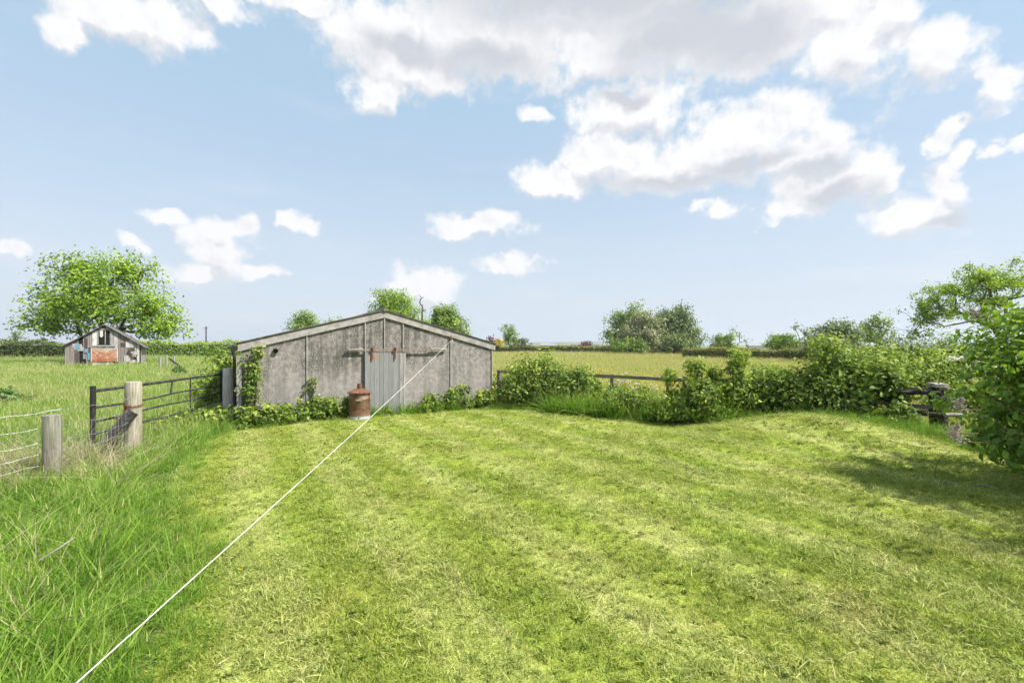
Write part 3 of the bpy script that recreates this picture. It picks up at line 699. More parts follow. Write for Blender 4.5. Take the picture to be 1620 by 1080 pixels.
# chain round the split post: linked rings as one thing
mb = MB(); zc = .86
for i in range(26):
    a = 2*PI*i/26; r = .134; p = Vector((bx_+r*math.cos(a), by_+r*math.sin(a), h1(bx_,by_)+zc+.012*math.sin(a*2))); tg = Vector((-math.sin(a), math.cos(a), 0)); up = Vector((0,0,1)) if i%2 else Vector((math.cos(a), math.sin(a), 0))
    mb.tube([p + tg*.022*math.cos(q) + up*.012*math.sin(q) for q in [k*PI/4 for k in range(9)]], .0045, 5, False)
g0 = np.array(at(147, 600, 7.75)[:2]); g1 = np.array(at(350, 600, 12.6)[:2]); gm = g0+(g1-g0)*.0
for i in range(18):
    f = i/17; p = Vector((bx_-.14, by_, zc)).lerp(Vector((gm[0]+.35, gm[1]+.05, .68)), f); p.z -= .16*math.sin(PI*f)
    mb.tube([p + Vector((.022*math.cos(q),0,0)) + (Vector((0,0,1)) if i%2 else Vector((0,1,0)))*.012*math.sin(q) for q in [k*PI/4 for k in range(9)]], .0045, 5, False)
tag(mb.build('chain', RUST, None, True), 'rusty chain looped round the pale split gate post', 'chain')
# bent dark metal sheet leaning on the post
def leaning_sheet():
    x0, y0 = gp(170, 722); a = Vector((x0, y0-.1, .20)); b = Vector(at(206, 652, by_-.20)); d = (b-a).normalized(); s = d.cross(Vector((0,-1,0))).normalized(); u = s.cross(d)
    V = []; n = 10; W = .105
    for e in (a, b+d*.03):
        for lay in (0, 1):
            for i in range(n+1):
                q = -1+2*i/n; V.append(e + s*W*q + u*(-.05*q*q + (.004 if lay else 0)))
    Fs = []; k = n+1
    for i in range(n):
        Fs.append((i, i+1, 2*k+i+1, 2*k+i)); Fs.append((k+i, 3*k+i, 3*k+i+1, k+i+1))
    Fs += [(0,2*k,3*k,k),(n,k+n,3*k+n,2*k+n)]
    for i in range(n): Fs.append((i,k+i,k+i+1,i+1)); Fs.append((2*k+i,2*k+i+1,3*k+i+1,3*k+i))
    mb = MB(); mb.add(V, Fs); tag(mb.build('metal_strip', mottled('dull_grey_steel', (.06,.052,.055), (.11,.10,.105), (.17,.155,.16), 9, .5, .4), None, True), 'dark curved metal strip leaning against the split gate post', 'metal strip')
leaning_sheet()
# rusty bracket on post
mb = MB(); mb.box((bx_-.01, by_-.126, .80),(.10,.012,.17)); tag(mb.build('metal_bracket', RUST, None, bevel=.003), 'rusty plate fixed to the front of the split gate post', 'bracket')
WIRE = mottled('galvanised_wire', (.22,.23,.22), (.36,.37,.36), (.5,.5,.48), 20, .5, .5)
def wire_fence():
    t = thing('wire_fence', 'sagging galvanised stock netting and plain wire along the left verge', 'wire fence', (0,0,0))
    a = np.array([ax, ay-.0]); b = np.array([bx_, by_]); c = a + (a-b)*1.0 + np.array([-1.6,-.35])
    P = [c, a, b]
    def pos(s):   # s in 0..2
        i = min(int(s), 1); f = s-i; p = P[i]*(1-f)+P[i+1]*f; return p
    for k, z in enumerate((1.03,.82,.62,.47,.33,.2,.1)):
        mb = MB(); pts = []
        for i in range(41):
            s = 2*i/40; p = pos(s); sag = math.sin(PI*(s%1))*(.03+.01*k); side = .12
            pts.append((p[0], p[1]+side, z-(.08 if s < 1 else 0)*(1-s if s<1 else 0) - sag + .01*math.sin(i*1.7+k)))
        mb.tube(pts, .0028 if k else .0034, 5, False); mb.build('line_wire', WIRE, t, True)
    mb = MB()
    for i in range(38):
        s = .02+2*i/38*.99; p = pos(s); w = .03*math.sin(i*1.3)
        mb.tube([(p[0]+w*(q-.5), p[1]+.12, .08+q*.74 + .01*math.sin(i+q*3)) for q in (0,.33,.66,1)], .002, 4, False)
    mb.build('netting', WIRE, t, True)
wire_fence()

# ------------------------------------------------------------------ post and rail fence on the right
def rail_fence():
    x0, y0 = bw(3.72, .05); x1, y1 = gp(1483, 686)
    t = thing('rail_fence', 'weathered post and rail wooden fence between the lawn and the meadow', 'fence', (0,0,0))
    def P(f, z): x = x0+(x1-x0)*f; y = y0+(y1-y0)*f; return Vector((x, y, h1(x, y)*.3+z))
    D_ = (Vector((x1,y1,0))-Vector((x0,y0,0))); Lf = D_.length; a = math.atan2(D_.y, D_.x)
    fs = [.0,.17,.34,.52,.70,.86]
    for i, f in enumerate(fs):
        p = P(f, 0); mb = MB(); mb.box((0,0,.47),(.09,.12,1.26),jit=.004); o = mb.build('post', RAILW if i != 3 else RAILW, t, bevel=.008); o.location = (p.x, p.y+.03, p.z); o.rotation_euler = (0,.01*i,a)
    fs2 = [-.01]+fs[1:]+[1.0]
    for i in range(len(fs2)-1):
        for z, zz, w in ((1.10,1.10,.095),(.74,.74,.09),(.42,.42,.09)):
            if (i >= 1 and z == .42) or (i in (1,2) and z == .74): continue
            dz = -.17*((fs2[i])**1.0); dz2 = -.17*((fs2[i+1])**1.0)
            a_ = P(fs2[i]+.003, z+dz+random.uniform(-.012,.012)); b_ = P(fs2[i+1]-.003, z+dz2+random.uniform(-.012,.012))
            mb = MB(); c = (a_+b_)/2; L = (b_-a_).length; mb.box((0,0,0),(w*1.0,.035,L),jit=.004); o = mb.build('rail', RAILW, t, bevel=.004)
            d = (b_-a_).normalized(); o.location = c+Vector((0,-.045,0)); sd = d.cross(Vector((0,0,1))).normalized(); up = sd.cross(d).normalized()
            from mathutils import Matrix
            o.rotation_euler = Matrix((up, -sd, d)).transposed().to_euler()
    # heavy corner post and round rails
    c = thing('corner_post', 'heavy blackened timber corner post with a bleached crumbling top', 'post', (x1, y1, h1(x1,y1)))
    mb = MB(); mb.box((-.03,0,.42),(.17,.2,1.14),jit=.012); mb.box((.15,.03,.36),(.13,.14,.9),jit=.012); mb.build('shaft', BLACKW, c, bevel=.015)
    mb = MB(); mb.box((.0,-.01,1.035),(.30,.24,.10),jit=.02); mb.box((.10,0,.96),(.24,.2,.05),jit=.012); mb.build('top', mottled('bleached_end_grain', (.09,.075,.065), (.26,.23,.21), (.42,.39,.36), 16), c, bevel=.012)
    q = lambda dx, dz, dy=0: Vector((x1+dx, y1+dy, dz))
    u = -D_.normalized()
    for z, L, r in ((.86,1.5,.055),(.40,1.7,.055)):
        mb = MB(); pts = [Vector((x1-.05,y1-.12,z+.03)) + u*L*k/5 + Vector((0,0,.02*math.sin(k*1.9))) for k in range(6)]; mb.tube(pts, [r*(1+.08*math.sin(k*2.2)) for k in range(6)], 9)
        tag(mb.build('round_rail', BLACKW, None, True), 'thick dark round rail fixed %s on the corner post' % ('high' if z > .6 else 'low'), 'rail')
    mb = MB(); mb.tube([q(.02,.44,-.14), q(.42,.43,-.16)], [.045,.042], 10); tag(mb.build('log_stub', mottled('grey_log', (.12,.105,.09), (.25,.23,.21), (.42,.40,.37), 12), None, True), 'short grey log stub jutting right from the dark corner post', 'log')
rail_fence()
# ------------------------------------------------------------------ derelict shed far left
def shed():
    d = 40.0; xl = (110-CX)/F*d; xr = (236-CX)/F*d; xm = (173-CX)/F*d; w = 2.5; x = (xl+xr)/2
    t = thing('shed', 'derelict shed of bleached grey boards with patched holes in the paddock', 'shed', (x-.6, d+.2, h1(x, d)), 0.62)
    rz = 1.9+35*d/F; ez = 1.9+3*d/F; D = 6
    m, tt_ = newmat('bleached_patched_boards'); g = tt_.noise(tt_.mapping(tt_.obj, (9,9,.7)), 2, 5, .65)
    v = attr(tt_); c = tt_.ramp(v, [(0,(.03,.025,.024)),(.12,(.12,.095,.085)),(.2,(.22,.19,.18)),(.55,(.38,.355,.34)),(1,(.68,.66,.63))])
    c = tt_.mix(tt_.smooth(g, .35, .6, .5, 0), c, (.10,.08,.075)); c = tt_.mix(tt_.smooth(tt_.noise(tt_.obj, 1.7, 3), .52, .7, 0, .5), c, (.20,.155,.13)); finish(tt_, c, .9, 0, None, .1)
    dark = plain('shed_dark_fill', (.012,.011,.01), .95)  # near-black block close behind the boards, painted for the unlit inside
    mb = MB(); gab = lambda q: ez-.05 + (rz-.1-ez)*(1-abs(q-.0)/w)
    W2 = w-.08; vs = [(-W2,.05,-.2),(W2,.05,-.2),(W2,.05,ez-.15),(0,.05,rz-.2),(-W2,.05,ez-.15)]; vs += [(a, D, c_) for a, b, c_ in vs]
    mb.add(vs, [(0,1,2,3,4),(9,8,7,6,5),(0,5,6,1),(1,6,7,2),(2,7,8,3),(3,8,9,4),(4,9,5,0)]); mb.build('dark_fill', dark, t)
    mb = MB(); q = -w; R_ = random.Random(5)
    while q < w-.05:
        b = min(R_.uniform(.18,.34), w-q); c0 = q+b/2; q2 = q+b; skip = R_.random() < .13; tint = R_.choice((.16,.35,.5,.62,.8,1.0,.25)); zb = R_.uniform(-.1,.1); zt1, zt2 = gab(q), gab(q2)
        if -.46 < c0 < .46:
            for z0, za, zb_ in ((zb,1.95,1.95),(3.35,zt1,zt2)):
                if za > z0: mb.add([(q+.01,0,z0),(q2-.01,0,z0),(q2-.01,0,zb_),(q+.01,0,za),(q+.01,.03,z0),(q2-.01,.03,z0),(q2-.01,.03,zb_),(q+.01,.03,za)], [(0,1,2,3),(7,6,5,4),(0,4,5,1),(1,5,6,2),(2,6,7,3),(3,7,4,0)], tint)
        elif not skip:
            if R_.random() < .18: zb += R_.uniform(.3,.9)
            mb.add([(q+.01,0,zb),(q2-.01,0,zb),(q2-.01,0,zt2),(q+.01,0,zt1),(q+.01,.03,zb),(q2-.01,.03,zb),(q2-.01,.03,zt2),(q+.01,.03,zt1)], [(0,1,2,3),(7,6,5,4),(0,4,5,1),(1,5,6,2),(2,6,7,3),(3,7,4,0)], tint)
        q = q2
    # odd patches nailed over the boards on the right
    for _ in range(16):
        px, pz = R_.uniform(1.2,2.2), R_.uniform(.4,2.1)
        if pz < gab(px)-.4: mb.box((px,-.02-.004*_,pz),(R_.uniform(.15,.5),.012,R_.uniform(.2,.6)),t=R_.choice((.02,.05,.6,.75,.3)), rot=Vector((0,R_.uniform(-.5,.5),0)) and None)
    for _ in range(5): mb.box((R_.uniform(-2.2,-1.5),-.02-.004*_,R_.uniform(1.5,2.2)),(.4,.012,.35),t=R_.choice((.9,.98,.6)))
    mb.box((-1.2,-.03,2.1),(.2,.02,1.1),t=.05); mb.box((-.95,-.024,.9),(.16,.02,1.9),t=.04); mb.box((-1.75,-.024,.7),(.27,.02,1.5),t=.08)
    for sx__ in (-1,1):
        for k in range(2): mb.box((sx__*(w-.0),D/2*1.0,ez/2-.1),(.03,D,ez+.1),t=.5) if k == 0 else None
    mb.box((0,D+.02,ez/2),(2*w,.03,ez),t=.4)
    mb.build('boarding', m, t)
    mb = MB()
    for s in (-1,1):
        ov = .25 if s < 0 else .35; sl_ = (rz-ez)/w; V = []
        for y in (-.25, D+.25):
            V += [(0,y,rz+.03),(s*(w+ov),y,ez+.03-sl_*ov),(s*(w+ov),y,ez-.04-sl_*ov),(0,y,rz-.04)]
        mb.add(V, [(0,1,2,3),(7,6,5,4),(0,4,5,1),(1,5,6,2),(2,6,7,3),(3,7,4,0)])
    mb.build('roof', ROOFM, t)
    mb = MB(); mb.box((0,-.04,rz-.42),(.8,.03,.1)); mb.box((-.43,-.04,2.7),(.08,.03,1.2)); mb.box((.43,-.04,2.7),(.08,.03,1.2)); mb.box((0,-.06,1.98),(1.5,.08,.12)); wf = mb.build('window', GREYW, t)
    mb = MB(); mb.box((.05,-.02,2.7),(.06,.03,1.2)); mb.build('mullion', GREYW, wf)
    mb = MB(); mb.add([(-.32,-.07,3.3),(-.10,-.07,3.35),(-.09,-.07,2.85),(-.2,-.075,2.7),(-.3,-.07,2.8)], [(0,4,3,2,1)]); o = mb.build('torn_sheet', plain('pale_sheet', (.5,.46,.45), .8), t)
    sm = o.modifiers.new('thick', 'SOLIDIFY'); sm.thickness = .012
    m2, t2 = newmat('rusty_red_panel'); n = t2.noise(t2.obj, 4.5, 5, .75); fz = t2.node('ShaderNodeSeparateXYZ'); t2.l.new(t2.obj, fz.inputs[0]); e = t2.math('ADD', n, t2.math('MULTIPLY', fz.outputs[2], -.15))
    finish(t2, t2.ramp(e, [(.20,(.42,.36,.30)),(.32,(.36,.17,.09)),(.42,(.30,.095,.05)),(.58,(.18,.05,.03))]), .8)
    mb = MB(); mb.box((.0,-.06,1.15),(1.66,.03,1.12)); mb.build('rusty_panel', m2, t)
    mb = MB()
    for q_ in (-1,1): mb.box((q_*.86,-.07,1.15),(.06,.05,1.2))
    mb.box((0,-.07,1.74),(1.76,.05,.06)); mb.build('panel_frame', PALEW, t)
    blue = plain('blue_sheet', (.10,.25,.36), .6)
    for c_, d_ in (((-1.72,-.05,1.88),(.26,.02,.42)),((-1.2,-.06,1.55),(.22,.02,.34)),((-1.02,-.055,1.05),(.14,.02,.6))):
        mb = MB(); mb.box(c_, d_); mb.build('blue_patch', blue, t)
shed()
# broken fence and boards near the shed
bp = [('leaning dark broken rail propped on the stakes right of the shed', (268,566,38),(292,590,33)), ('thin leaning stake among the broken fence right of the shed', (252,566,36),(258,582,34))]
mb = MB(); a, b = at(268,567,37), at(297,589,31); mb.bar(a, b, .09, .09); tag(mb.build('broken_rail', BLACKW, None), 'dark broken rail leaning down beside the stakes right of the shed', 'rail')
for px, lb, hh in ((253,'leftmost short grey stake of the broken fence right of the shed',.95),(263,'middle pale stake of the broken fence right of the shed',1.05),(275,'rightmost grey stake of the broken fence, carrying the dark rail',1.0)):
    mb = MB(); x, y = at(px, 560, 36)[:2]; mb.box((x, y, hh/2),(.14,.12,hh+.3),jit=.02); tag(mb.build('stake', GREYW, None), lb, 'stake', 'stakes of the broken fence by the shed')
mb = MB(); p = at(262, 592, 27); mb.bar((p[0]-.45,p[1],p[2]+.04),(p[0]+.6,p[1]+.2,p[2]-.10),.35,.05); tag(mb.build('board', PALEW, None), 'bleached board lying in the paddock grass', 'board')

# ------------------------------------------------------------------ slatted building on the right, poles
def slats():
    d = 24.0; x0 = (1532-CX)/F*d; x1 = (1700-CX)/F*d
    t = thing('slatted_shed', 'dark farm shed with narrow vertical pale slats behind the leafy shrub', 'shed', (x0, d, 0), .12)
    L = x1-x0; mb = MB(); mb.box((L/2,2,.8),(L,4,1.7)); mb.build('wall', plain('black_cladding', (.015,.014,.014), .9), t)
    mb = MB(); q = .05
    while q < L: mb.box((q,-.03,.95),(.09,.04,1.35),t=random.random()); q += .19
    mb.build('slats', GREYW, t)
    mb = MB(); mb.box((L/2,2,1.69),(L+.3,4.2,.05)); mb.build('roof', STRIPM, t)
slats()
mb = MB(); p = at(1515, 567, 18); mb.bar((p[0]-.5,p[1],p[2]-.12),(p[0],p[1],p[2]+.1),.7,.04); mb.bar((p[0]+.01,p[1],p[2]+.1),(p[0]+.6,p[1],p[2]-.16),.7,.04); tag(mb.build('corrugated_sheet', PALEW, None), 'pale bent roofing sheet lying among bushes behind the corner post', 'roofing sheet')
for px, pt_, d, lb in ((326,516,95,'distant bare utility pole standing behind the hedge left of the barn'),(1128,530,160,'distant utility pole standing right of the big tree clump')):
    t = thing('utility_pole', lb, 'utility pole', (*at(px, 548, d)[:2], 0)); z = H-(pt_-HY)/F*d
    mb = MB(); mb.tube([(0,0,0),(0,0,z)],[.15,.11],8); mb.build('pole', BARK, t, True); mb = MB(); mb.box((0,-.14,z-.4),(1.0,.1,.1)); mb.build('crossarm', BARK, t)

# ------------------------------------------------------------------ trees
BIG = [(0,0,.05,.70,.75,.85),(-.55,0,-.15,.48,.5,.62),(.52,0,-.2,.5,.5,.6),(-.25,0,.5,.42,.5,.5),(.22,.1,.52,.45,.5,.48),(-.68,.1,-.5,.34,.45,.38),(.68,0,-.55,.35,.45,.36),(.0,-.2,-.2,.5,.5,.5)]
ftree('plane_tree', 'large spreading bright green tree rising behind the derelict shed', 30, 300, 386, 556, 47, 'bright', 3.2, None, .42, BIG, leafpx=4.3, shell=.75, spreadf=.055, gap=.42, depth=.8)
ftree('oak_tree', 'rounded dark oak showing over the left slope of the barn roof', 449, 517, 490, 545, 90, 'oak', 2.0, 'trees behind the barn', leafpx=2.6, spreadf=.10, gap=1.1)
ftree('oak_tree', 'fresh green oak with gaps in its crown directly behind the barn ridge', 568, 674, 452, 550, 80, 'bright', 2.6, 'trees behind the barn', leafpx=2.8, spreadf=.085, gap=.9)
ftree('oak_tree', 'dense rounded oak showing over the right slope of the barn roof', 672, 740, 479, 545, 85, 'oak', 2.6, 'trees behind the barn', leafpx=2.8, spreadf=.09, gap=1.4)
ftree('distant_tree', 'low treetop barely showing above the roof right of the rounded oak', 505, 560, 500, 545, 120, 'oak', 1.4, 'trees behind the barn', leafpx=2.6)
def bare(px, pyt, d, label, spread=.12, nb=9, r=.12, mat=BARK):
    x, y, zt = at(px, pyt, d); t = thing('bare_tree', label, 'tree', (x, y, h1(x, y))); mb = MB(); C = []
    for i in range(nb): f = .45+.55*i/nb; C.append((rng.normal()*spread*zt*.7, rng.normal()*spread*zt*.5, zt*f))
    limbs([(0,0,zt*k/6*.8) for k in range(7)], np.array(C), r, mb, .15, 5, .045); mb.build('trunk', mat, t, True); return t
bare(668, 462, 70, 'leafless dead tree behind the barn between two oaks', .05, 14, .16)
ftree('distant_tree', 'tall narrow green tree in the far hedge right of the barn', 790, 824, 511, 548, 135, 'oak', 1.6, 'trees in the far hedge line', lobes=[(0,0,.3,.8,.8,.7),(-.3,0,-.3,.6,.6,.6),(.35,0,-.4,.6,.6,.55)], leafpx=2.4, gap=1.3)
ftree('distant_tree', 'small dark bushy tree right of the tall narrow green tree', 812, 842, 533, 552, 130, 'dark', 1.2, 'trees in the far hedge line', leafpx=2.2)
ftree('distant_tree', 'yellow green bush beside the right end of the barn roof', 778, 800, 533, 552, 120, 'yellow', 1.2, 'trees in the far hedge line', leafpx=2.4)
ftree('distant_tree', 'brownish treetop just above the right eave of the barn', 765, 786, 529, 548, 150, 'copper', 1.0, 'trees in the far hedge line', leafpx=2.2)
ftree('copper_tree', 'dark purple leaved tree above the far hedge left of the tree clump', 912, 944, 538, 556, 150, 'copper', 1.3, 'trees in the far hedge line', leafpx=2.2, gap=1.3)
for a, b, tp, lf, lb in ((850,872,546,'copper','low reddish tree peeping over the far hedge, leftmost of its row'),(874,900,547,'yellow','low yellowish tree peeping over the far hedge'),(895,915,546,'dark','low dark tree peeping over the far hedge beside the purple one'),(952,972,548,'oak','low green tree at the far hedge beside the big tree clump')):
    ftree('distant_tree', lb, a, b, tp, 555, 170, lf, 1.0, 'trees in the far hedge line', leafpx=2.2, gap=1.3)
ftree('maple_tree', 'dark green left tree of the clump in the middle of the field', 953, 1040, 481, 562, 100, 'oak', 2.4, 'tree clump in the field', .3, leafpx=3.0, spreadf=.10, gap=1.1, depth=.7)
ftree('hawthorn_tree', 'pale blossoming hawthorn in front of the tree clump', 975, 1058, 487, 563, 92, 'pale', 2.4, 'tree clump in the field', .3, leafpx=2.6, spreadf=.09, gap=1.1, depth=.7)
ftree('maple_tree', 'broad grey green right tree of the clump in the field', 1022, 1113, 484, 562, 96, 'grey', 3.2, 'tree clump in the field', .3, leafpx=2.8, spreadf=.09, gap=1.1, depth=.7)
ftree('maple_tree', 'tall thin top sticking out above the right part of the clump', 1052, 1092, 473, 520, 98, 'oak', .5, 'tree clump in the field', .5, leafpx=3.0, spreadf=.12, gap=.6)
ftree('field_bush', 'low dark bush growing at the foot of the tree clump, left side', 962, 1030, 532, 562, 90, 'oak', 1.8, 'tree clump in the field', leafpx=2.6, gap=1.6)
ftree('field_bush', 'low dark bush growing at the foot of the tree clump, right side', 1030, 1102, 525, 563, 91, 'grey', 1.8, 'tree clump in the field', leafpx=2.6, gap=1.6)
ftree('distant_tree', 'rounded green bushy tree right of the tree clump behind the hedge', 1122, 1168, 527, 560, 110, 'oak', 2.2, 'trees behind the right hedge', leafpx=2.4, gap=1.5)
ftree('birch_tree', 'thin sparse tree with drooping leaves beside the rounded bushy one', 1145, 1190, 511, 556, 70, 'oak', .4, 'trees behind the right hedge', .7, lobes=[(-.35,0,.55,.35,.4,.3),(.1,0,.1,.3,.4,.4),(.6,0,-.3,.3,.4,.35)], leafpx=3.0, gap=.8, spreadf=.12)
ftree('birch_tree', 'sparse upright tree left of the grey scrubby thicket', 1238, 1282, 506, 556, 60, 'grey', .5, 'trees behind the right hedge', .7, lobes=[(0,0,.55,.4,.4,.4),(.6,0,.2,.35,.4,.4),(-.5,0,-.5,.4,.4,.4)], leafpx=3.0, gap=.8, spreadf=.12)
ftree('field_bush', 'dark green bush at the left end of the scrubby thicket', 1208, 1275, 524, 560, 62, 'oak', 2.0, 'trees behind the right hedge', leafpx=3.0, gap=1.4)
ftree('hawthorn_tree', 'grey scrubby thicket tree with bleached stems in the right background', 1272, 1368, 508, 564, 47, 'grey', 3.2, 'trees behind the right hedge', .3, leafpx=3.2, gap=.9, spreadf=.10)
ftree('ash_tree', 'yellowish rounded open tree behind the scrub right of the thicket', 1358, 1418, 494, 556, 55, 'oak', 1.7, 'trees behind the right hedge', .5, leafpx=3.2, spreadf=.10, gap=.8, shell=.4)
for px, tp, lb in ((1298,524,'left bleached dead stem standing in the thicket'),(1326,528,'right bleached dead stem standing in the thicket')):
    bare(px, tp, 44, lb, .30, 14, .05, DEADWOOD)
# big open tree on the right edge
tree('ash_tree', 'tall open crowned tree leaning in from the right edge above the shed', *at(1612, 560, 33)[:2], 2.8, .20,
     [(-4.9,0,6.0,2.5,2.4,1.5),(-3.0,0,6.8,2.3,2.6,1.3),(-1.0,0,6.6,2.5,2.5,1.7),(-6.7,0,4.2,1.5,1.6,1.1),(-7.6,0,3.0,1.1,1.4,.8),(-6.1,0,5.4,1.4,1.6,1.1),(1.2,0,6.2,2.4,2.4,2.0),(-4.6,.4,4.4,1.6,1.6,.9),(-2.2,.4,4.0,1.4,1.6,.8),(-1.5,.2,5.2,1.6,1.6,1.0)], 240, 58, .42, .15, 'bright', None, .8, (-1.4,.0), 'quad', mid=3, bare=20)
ftree('far_bush', 'greyish bush at the far left beside the hedge', 6, 44, 521, 552, 75, 'grey', 1.0, None, leafpx=3, gap=.8)

# ------------------------------------------------------------------ hedges
def hedge(name, label, a, b, top_py_d, h, w, leaf, n, ls, group='field hedges', tops=None):
    A, B = np.array(a), np.array(b); L = np.linalg.norm(B-A); ang = math.atan2(B[1]-A[1], B[0]-A[0])
    t = thing(name, label, 'hedge', (a[0], a[1], h1(*a)), ang, group)
    u = rng.random(n)*L; hh = h*(1.03+.09*np.sin(u*.43+L)+.06*np.sin(u*1.3+1)+.04*np.sin(u*3.1)); ph = rng.random(n)*PI
    r = 1-.18*rng.random(n)**2
    yy = np.clip(np.cos(ph)*1.25, -1, 1)*w/2*r; zz = np.clip(np.sin(ph)*1.35, 0, 1)*hh*r
    low = rng.random(n) < .35; zz[low] = rng.random(low.sum())*hh[low]; yy[low] = -w/2*(.85+.2*rng.random(low.sum()))
    P = np.stack([u, yy, zz], 1)+rng.normal(size=(n,3))*ls*.35; N = np.stack([np.zeros(n), yy/w*2, zz/h*1.1-.2], 1)+rng.normal(size=(n,3))*.5
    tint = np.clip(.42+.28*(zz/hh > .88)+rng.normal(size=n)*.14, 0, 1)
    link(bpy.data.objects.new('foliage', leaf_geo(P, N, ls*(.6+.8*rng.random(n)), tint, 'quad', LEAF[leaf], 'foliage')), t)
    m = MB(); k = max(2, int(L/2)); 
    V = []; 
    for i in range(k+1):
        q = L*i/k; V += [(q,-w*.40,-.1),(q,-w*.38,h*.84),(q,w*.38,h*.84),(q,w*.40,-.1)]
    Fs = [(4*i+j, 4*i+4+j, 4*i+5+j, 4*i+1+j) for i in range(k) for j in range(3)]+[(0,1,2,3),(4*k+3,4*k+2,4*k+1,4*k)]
    m.add(V, Fs); m.build('dark_core', HEDGE_CORE, t); return t  # solid dark block filling the inside of the leaf shell
HEDGE_CORE = mottled('dark_hedge_core', (.018,.022,.01), (.03,.035,.015), (.05,.055,.022), 4)
hedge('hedge', 'dark hedge running behind the paddock left of the shed', at(-160,560,60)[:2], at(150,560,66)[:2], 0, 2.35, 2.2, 'dark', 9000, .22)
hedge('hedge', 'lighter green hedge between the derelict shed and the barn', at(196,560,76)[:2], at(470,560,90)[:2], 0, 2.6, 2.2, 'bramble', 9000, .26)
hedge('hedge', 'long clipped hedge along the far side of the hay meadow', at(775,556,150)[:2], at(1000,556,128)[:2], 0, 1.85, 3, 'hedge', 9000, .42)
hedge('hedge', 'clipped hedge right of the tree clump with brown green sides', at(1086,565,66)[:2], at(1300,565,50)[:2], 0, 1.55, 1.8, 'hedge', 9000, .18)
hedge('hedge', 'low browned hedge passing behind the scrub at the right', at(1300,565,46)[:2], at(1560,565,34)[:2], 0, 1.5, 1.8, 'hedge', 8000, .16)
hedge('hedge', 'hedge hidden behind the barn and trees on the skyline', at(440,556,130)[:2], at(790,556,140)[:2], 0, 2.2, 3, 'dark', 3000, .5)

# ------------------------------------------------------------------ shrubs along the barn and fence
G1 = 'brambles along the barn wall'; G2 = 'shrubs along the rail fence'
for s, q, w, h, n, lb in ((-3.15,-.45,1.1,.62,1500,'bramble clump at the left corner foot of the barn'),(-2.35,-.38,1.2,.56,1500,'bramble clump under the left panel of the barn'),(-1.45,-.34,1.1,.60,1300,'bramble clump between the wall strip and the rusty incinerator'),
                     (1.35,-.30,.85,.60,900,'bramble clump to the right of the barn door'),(2.15,-.32,1.0,.72,1400,'bramble clump below the rope hook on the barn'),(3.0,-.30,1.0,.62,1200,'bramble clump at the right corner foot of the barn'),(-4.0,-.25,1.1,.42,1000,'bramble clump between the gate hinge post and the barn')):
    x, y = bw(s, q); shrub('bramble', lb, x, y, w, .55, h, 'bramble', n, .085, 'bramble', G1, rz=BA, stems=8)
x, y = bw(-.95, -.2); shrub('bramble', 'small leafy sprig rising behind the incinerator', x, y, .5, .25, 1.0, 'bramble', 260, .08, 'bramble', G1, rz=BA, stems=6)
x, y = bw(-1.9, -.1); shrub('climbing_plant', 'thin climbing sprig halfway up the wall strip of the barn', x, y, .35, .12, 1.15, 'bramble', 160, .08, 'climber', None, rz=BA, stems=4, lobes=[(0,0,.8,.3,.4,.18),(.1,0,.45,.3,.4,.15)])
x, y = bw(-3.25, -.22); shrub('climbing_plant', 'leafy climber covering the left corner of the barn', x, y, .56, .28, 1.9, 'bramble', 900, .085, 'climber', None, rz=BA, stems=14, lobes=[(-.1,0,.25,.55,.5,.25),(0,0,.5,.38,.45,.25),(-.05,0,.72,.30,.4,.22),(.1,0,.9,.28,.4,.09),(.25,0,.55,.25,.3,.12)])
x, y = bw(.0, -.25); shrub('dock_plant', 'small broad leaved weed at the foot of the barn door', x, y, .35, .25, .22, 'shrub', 60, .11, 'weed', None, rz=BA, stems=0, shape='oval')
shrub('bush', 'tall leafy bush behind the hinge post left of the barn', *bw(-4.15, 4.6), 1.1, 2.6, 1.9, 'shrub', 2000, .10, 'bush', None, rz=BA)
shrub('bush', 'leafy bush behind the gate at the barn side', *bw(-4.0, 3.0), .9, 1.2, 1.3, 'bramble', 1200, .09, 'bush', None, rz=BA)
shrub('bramble', 'bramble creeping through the bars at the hinge end of the gate', *at(318, 600, 11.3)[:2], 1.2, .6, .34, 'bramble', 1100, .09, 'bramble')
shrub('bramble', 'bramble growing up behind the bars in the middle of the gate', *at(262, 600, 10.2)[:2], 1.2, .8, .36, 'bramble', 900, .09, 'bramble')

def fshrub(label, pxl, pxr, pyt, pyb, leaf, n, ls, dep=1.0, name='shrub', d=None, lobes=None, shape='fold', stems=12, **kw):
    d = d or gd(pyb); x = ((pxl+pxr)/2-CX)/F*d; w = (pxr-pxl)/F*d; g = h1(x, d+dep*.35); h = H-(pyt-HY)/F*d - g
    return shrub(name, label, x, d+dep*.35, w*1.05, dep, max(.15, h), leaf, n, ls, 'shrub', G2, shape, lobes, stems=stems, **kw)
MND = [(0,0,.42,.46,.5,.45),(-.28,0,.36,.24,.4,.36),(.25,0,.40,.26,.4,.40),(.05,0,.72,.3,.35,.27)]
fshrub('dense mounded bramble against the fence beside the barn', 792, 912, 562, 647, 'bramble', 8500, .085, 1.5, 'bramble', lobes=MND)
fshrub('second bramble mound where the fence rail emerges', 875, 958, 576, 652, 'bramble', 6000, .085, 1.3, 'bramble', lobes=MND)
fshrub('pale topped bramble rising behind the fence near the barn', 775, 900, 563, 620, 'shrub', 3000, .09, 1.2, 'bramble', d=15.5, lobes=MND)
fshrub('low green weeds below the open stretch of fence rail', 930, 1055, 610, 656, 'shrub', 3400, .08, .8, 'nettle')
fshrub('low dark bramble in the fence bank between the mounds and the elder shoots', 955, 1050, 622, 662, 'bramble', 2600, .08, .7, 'bramble')
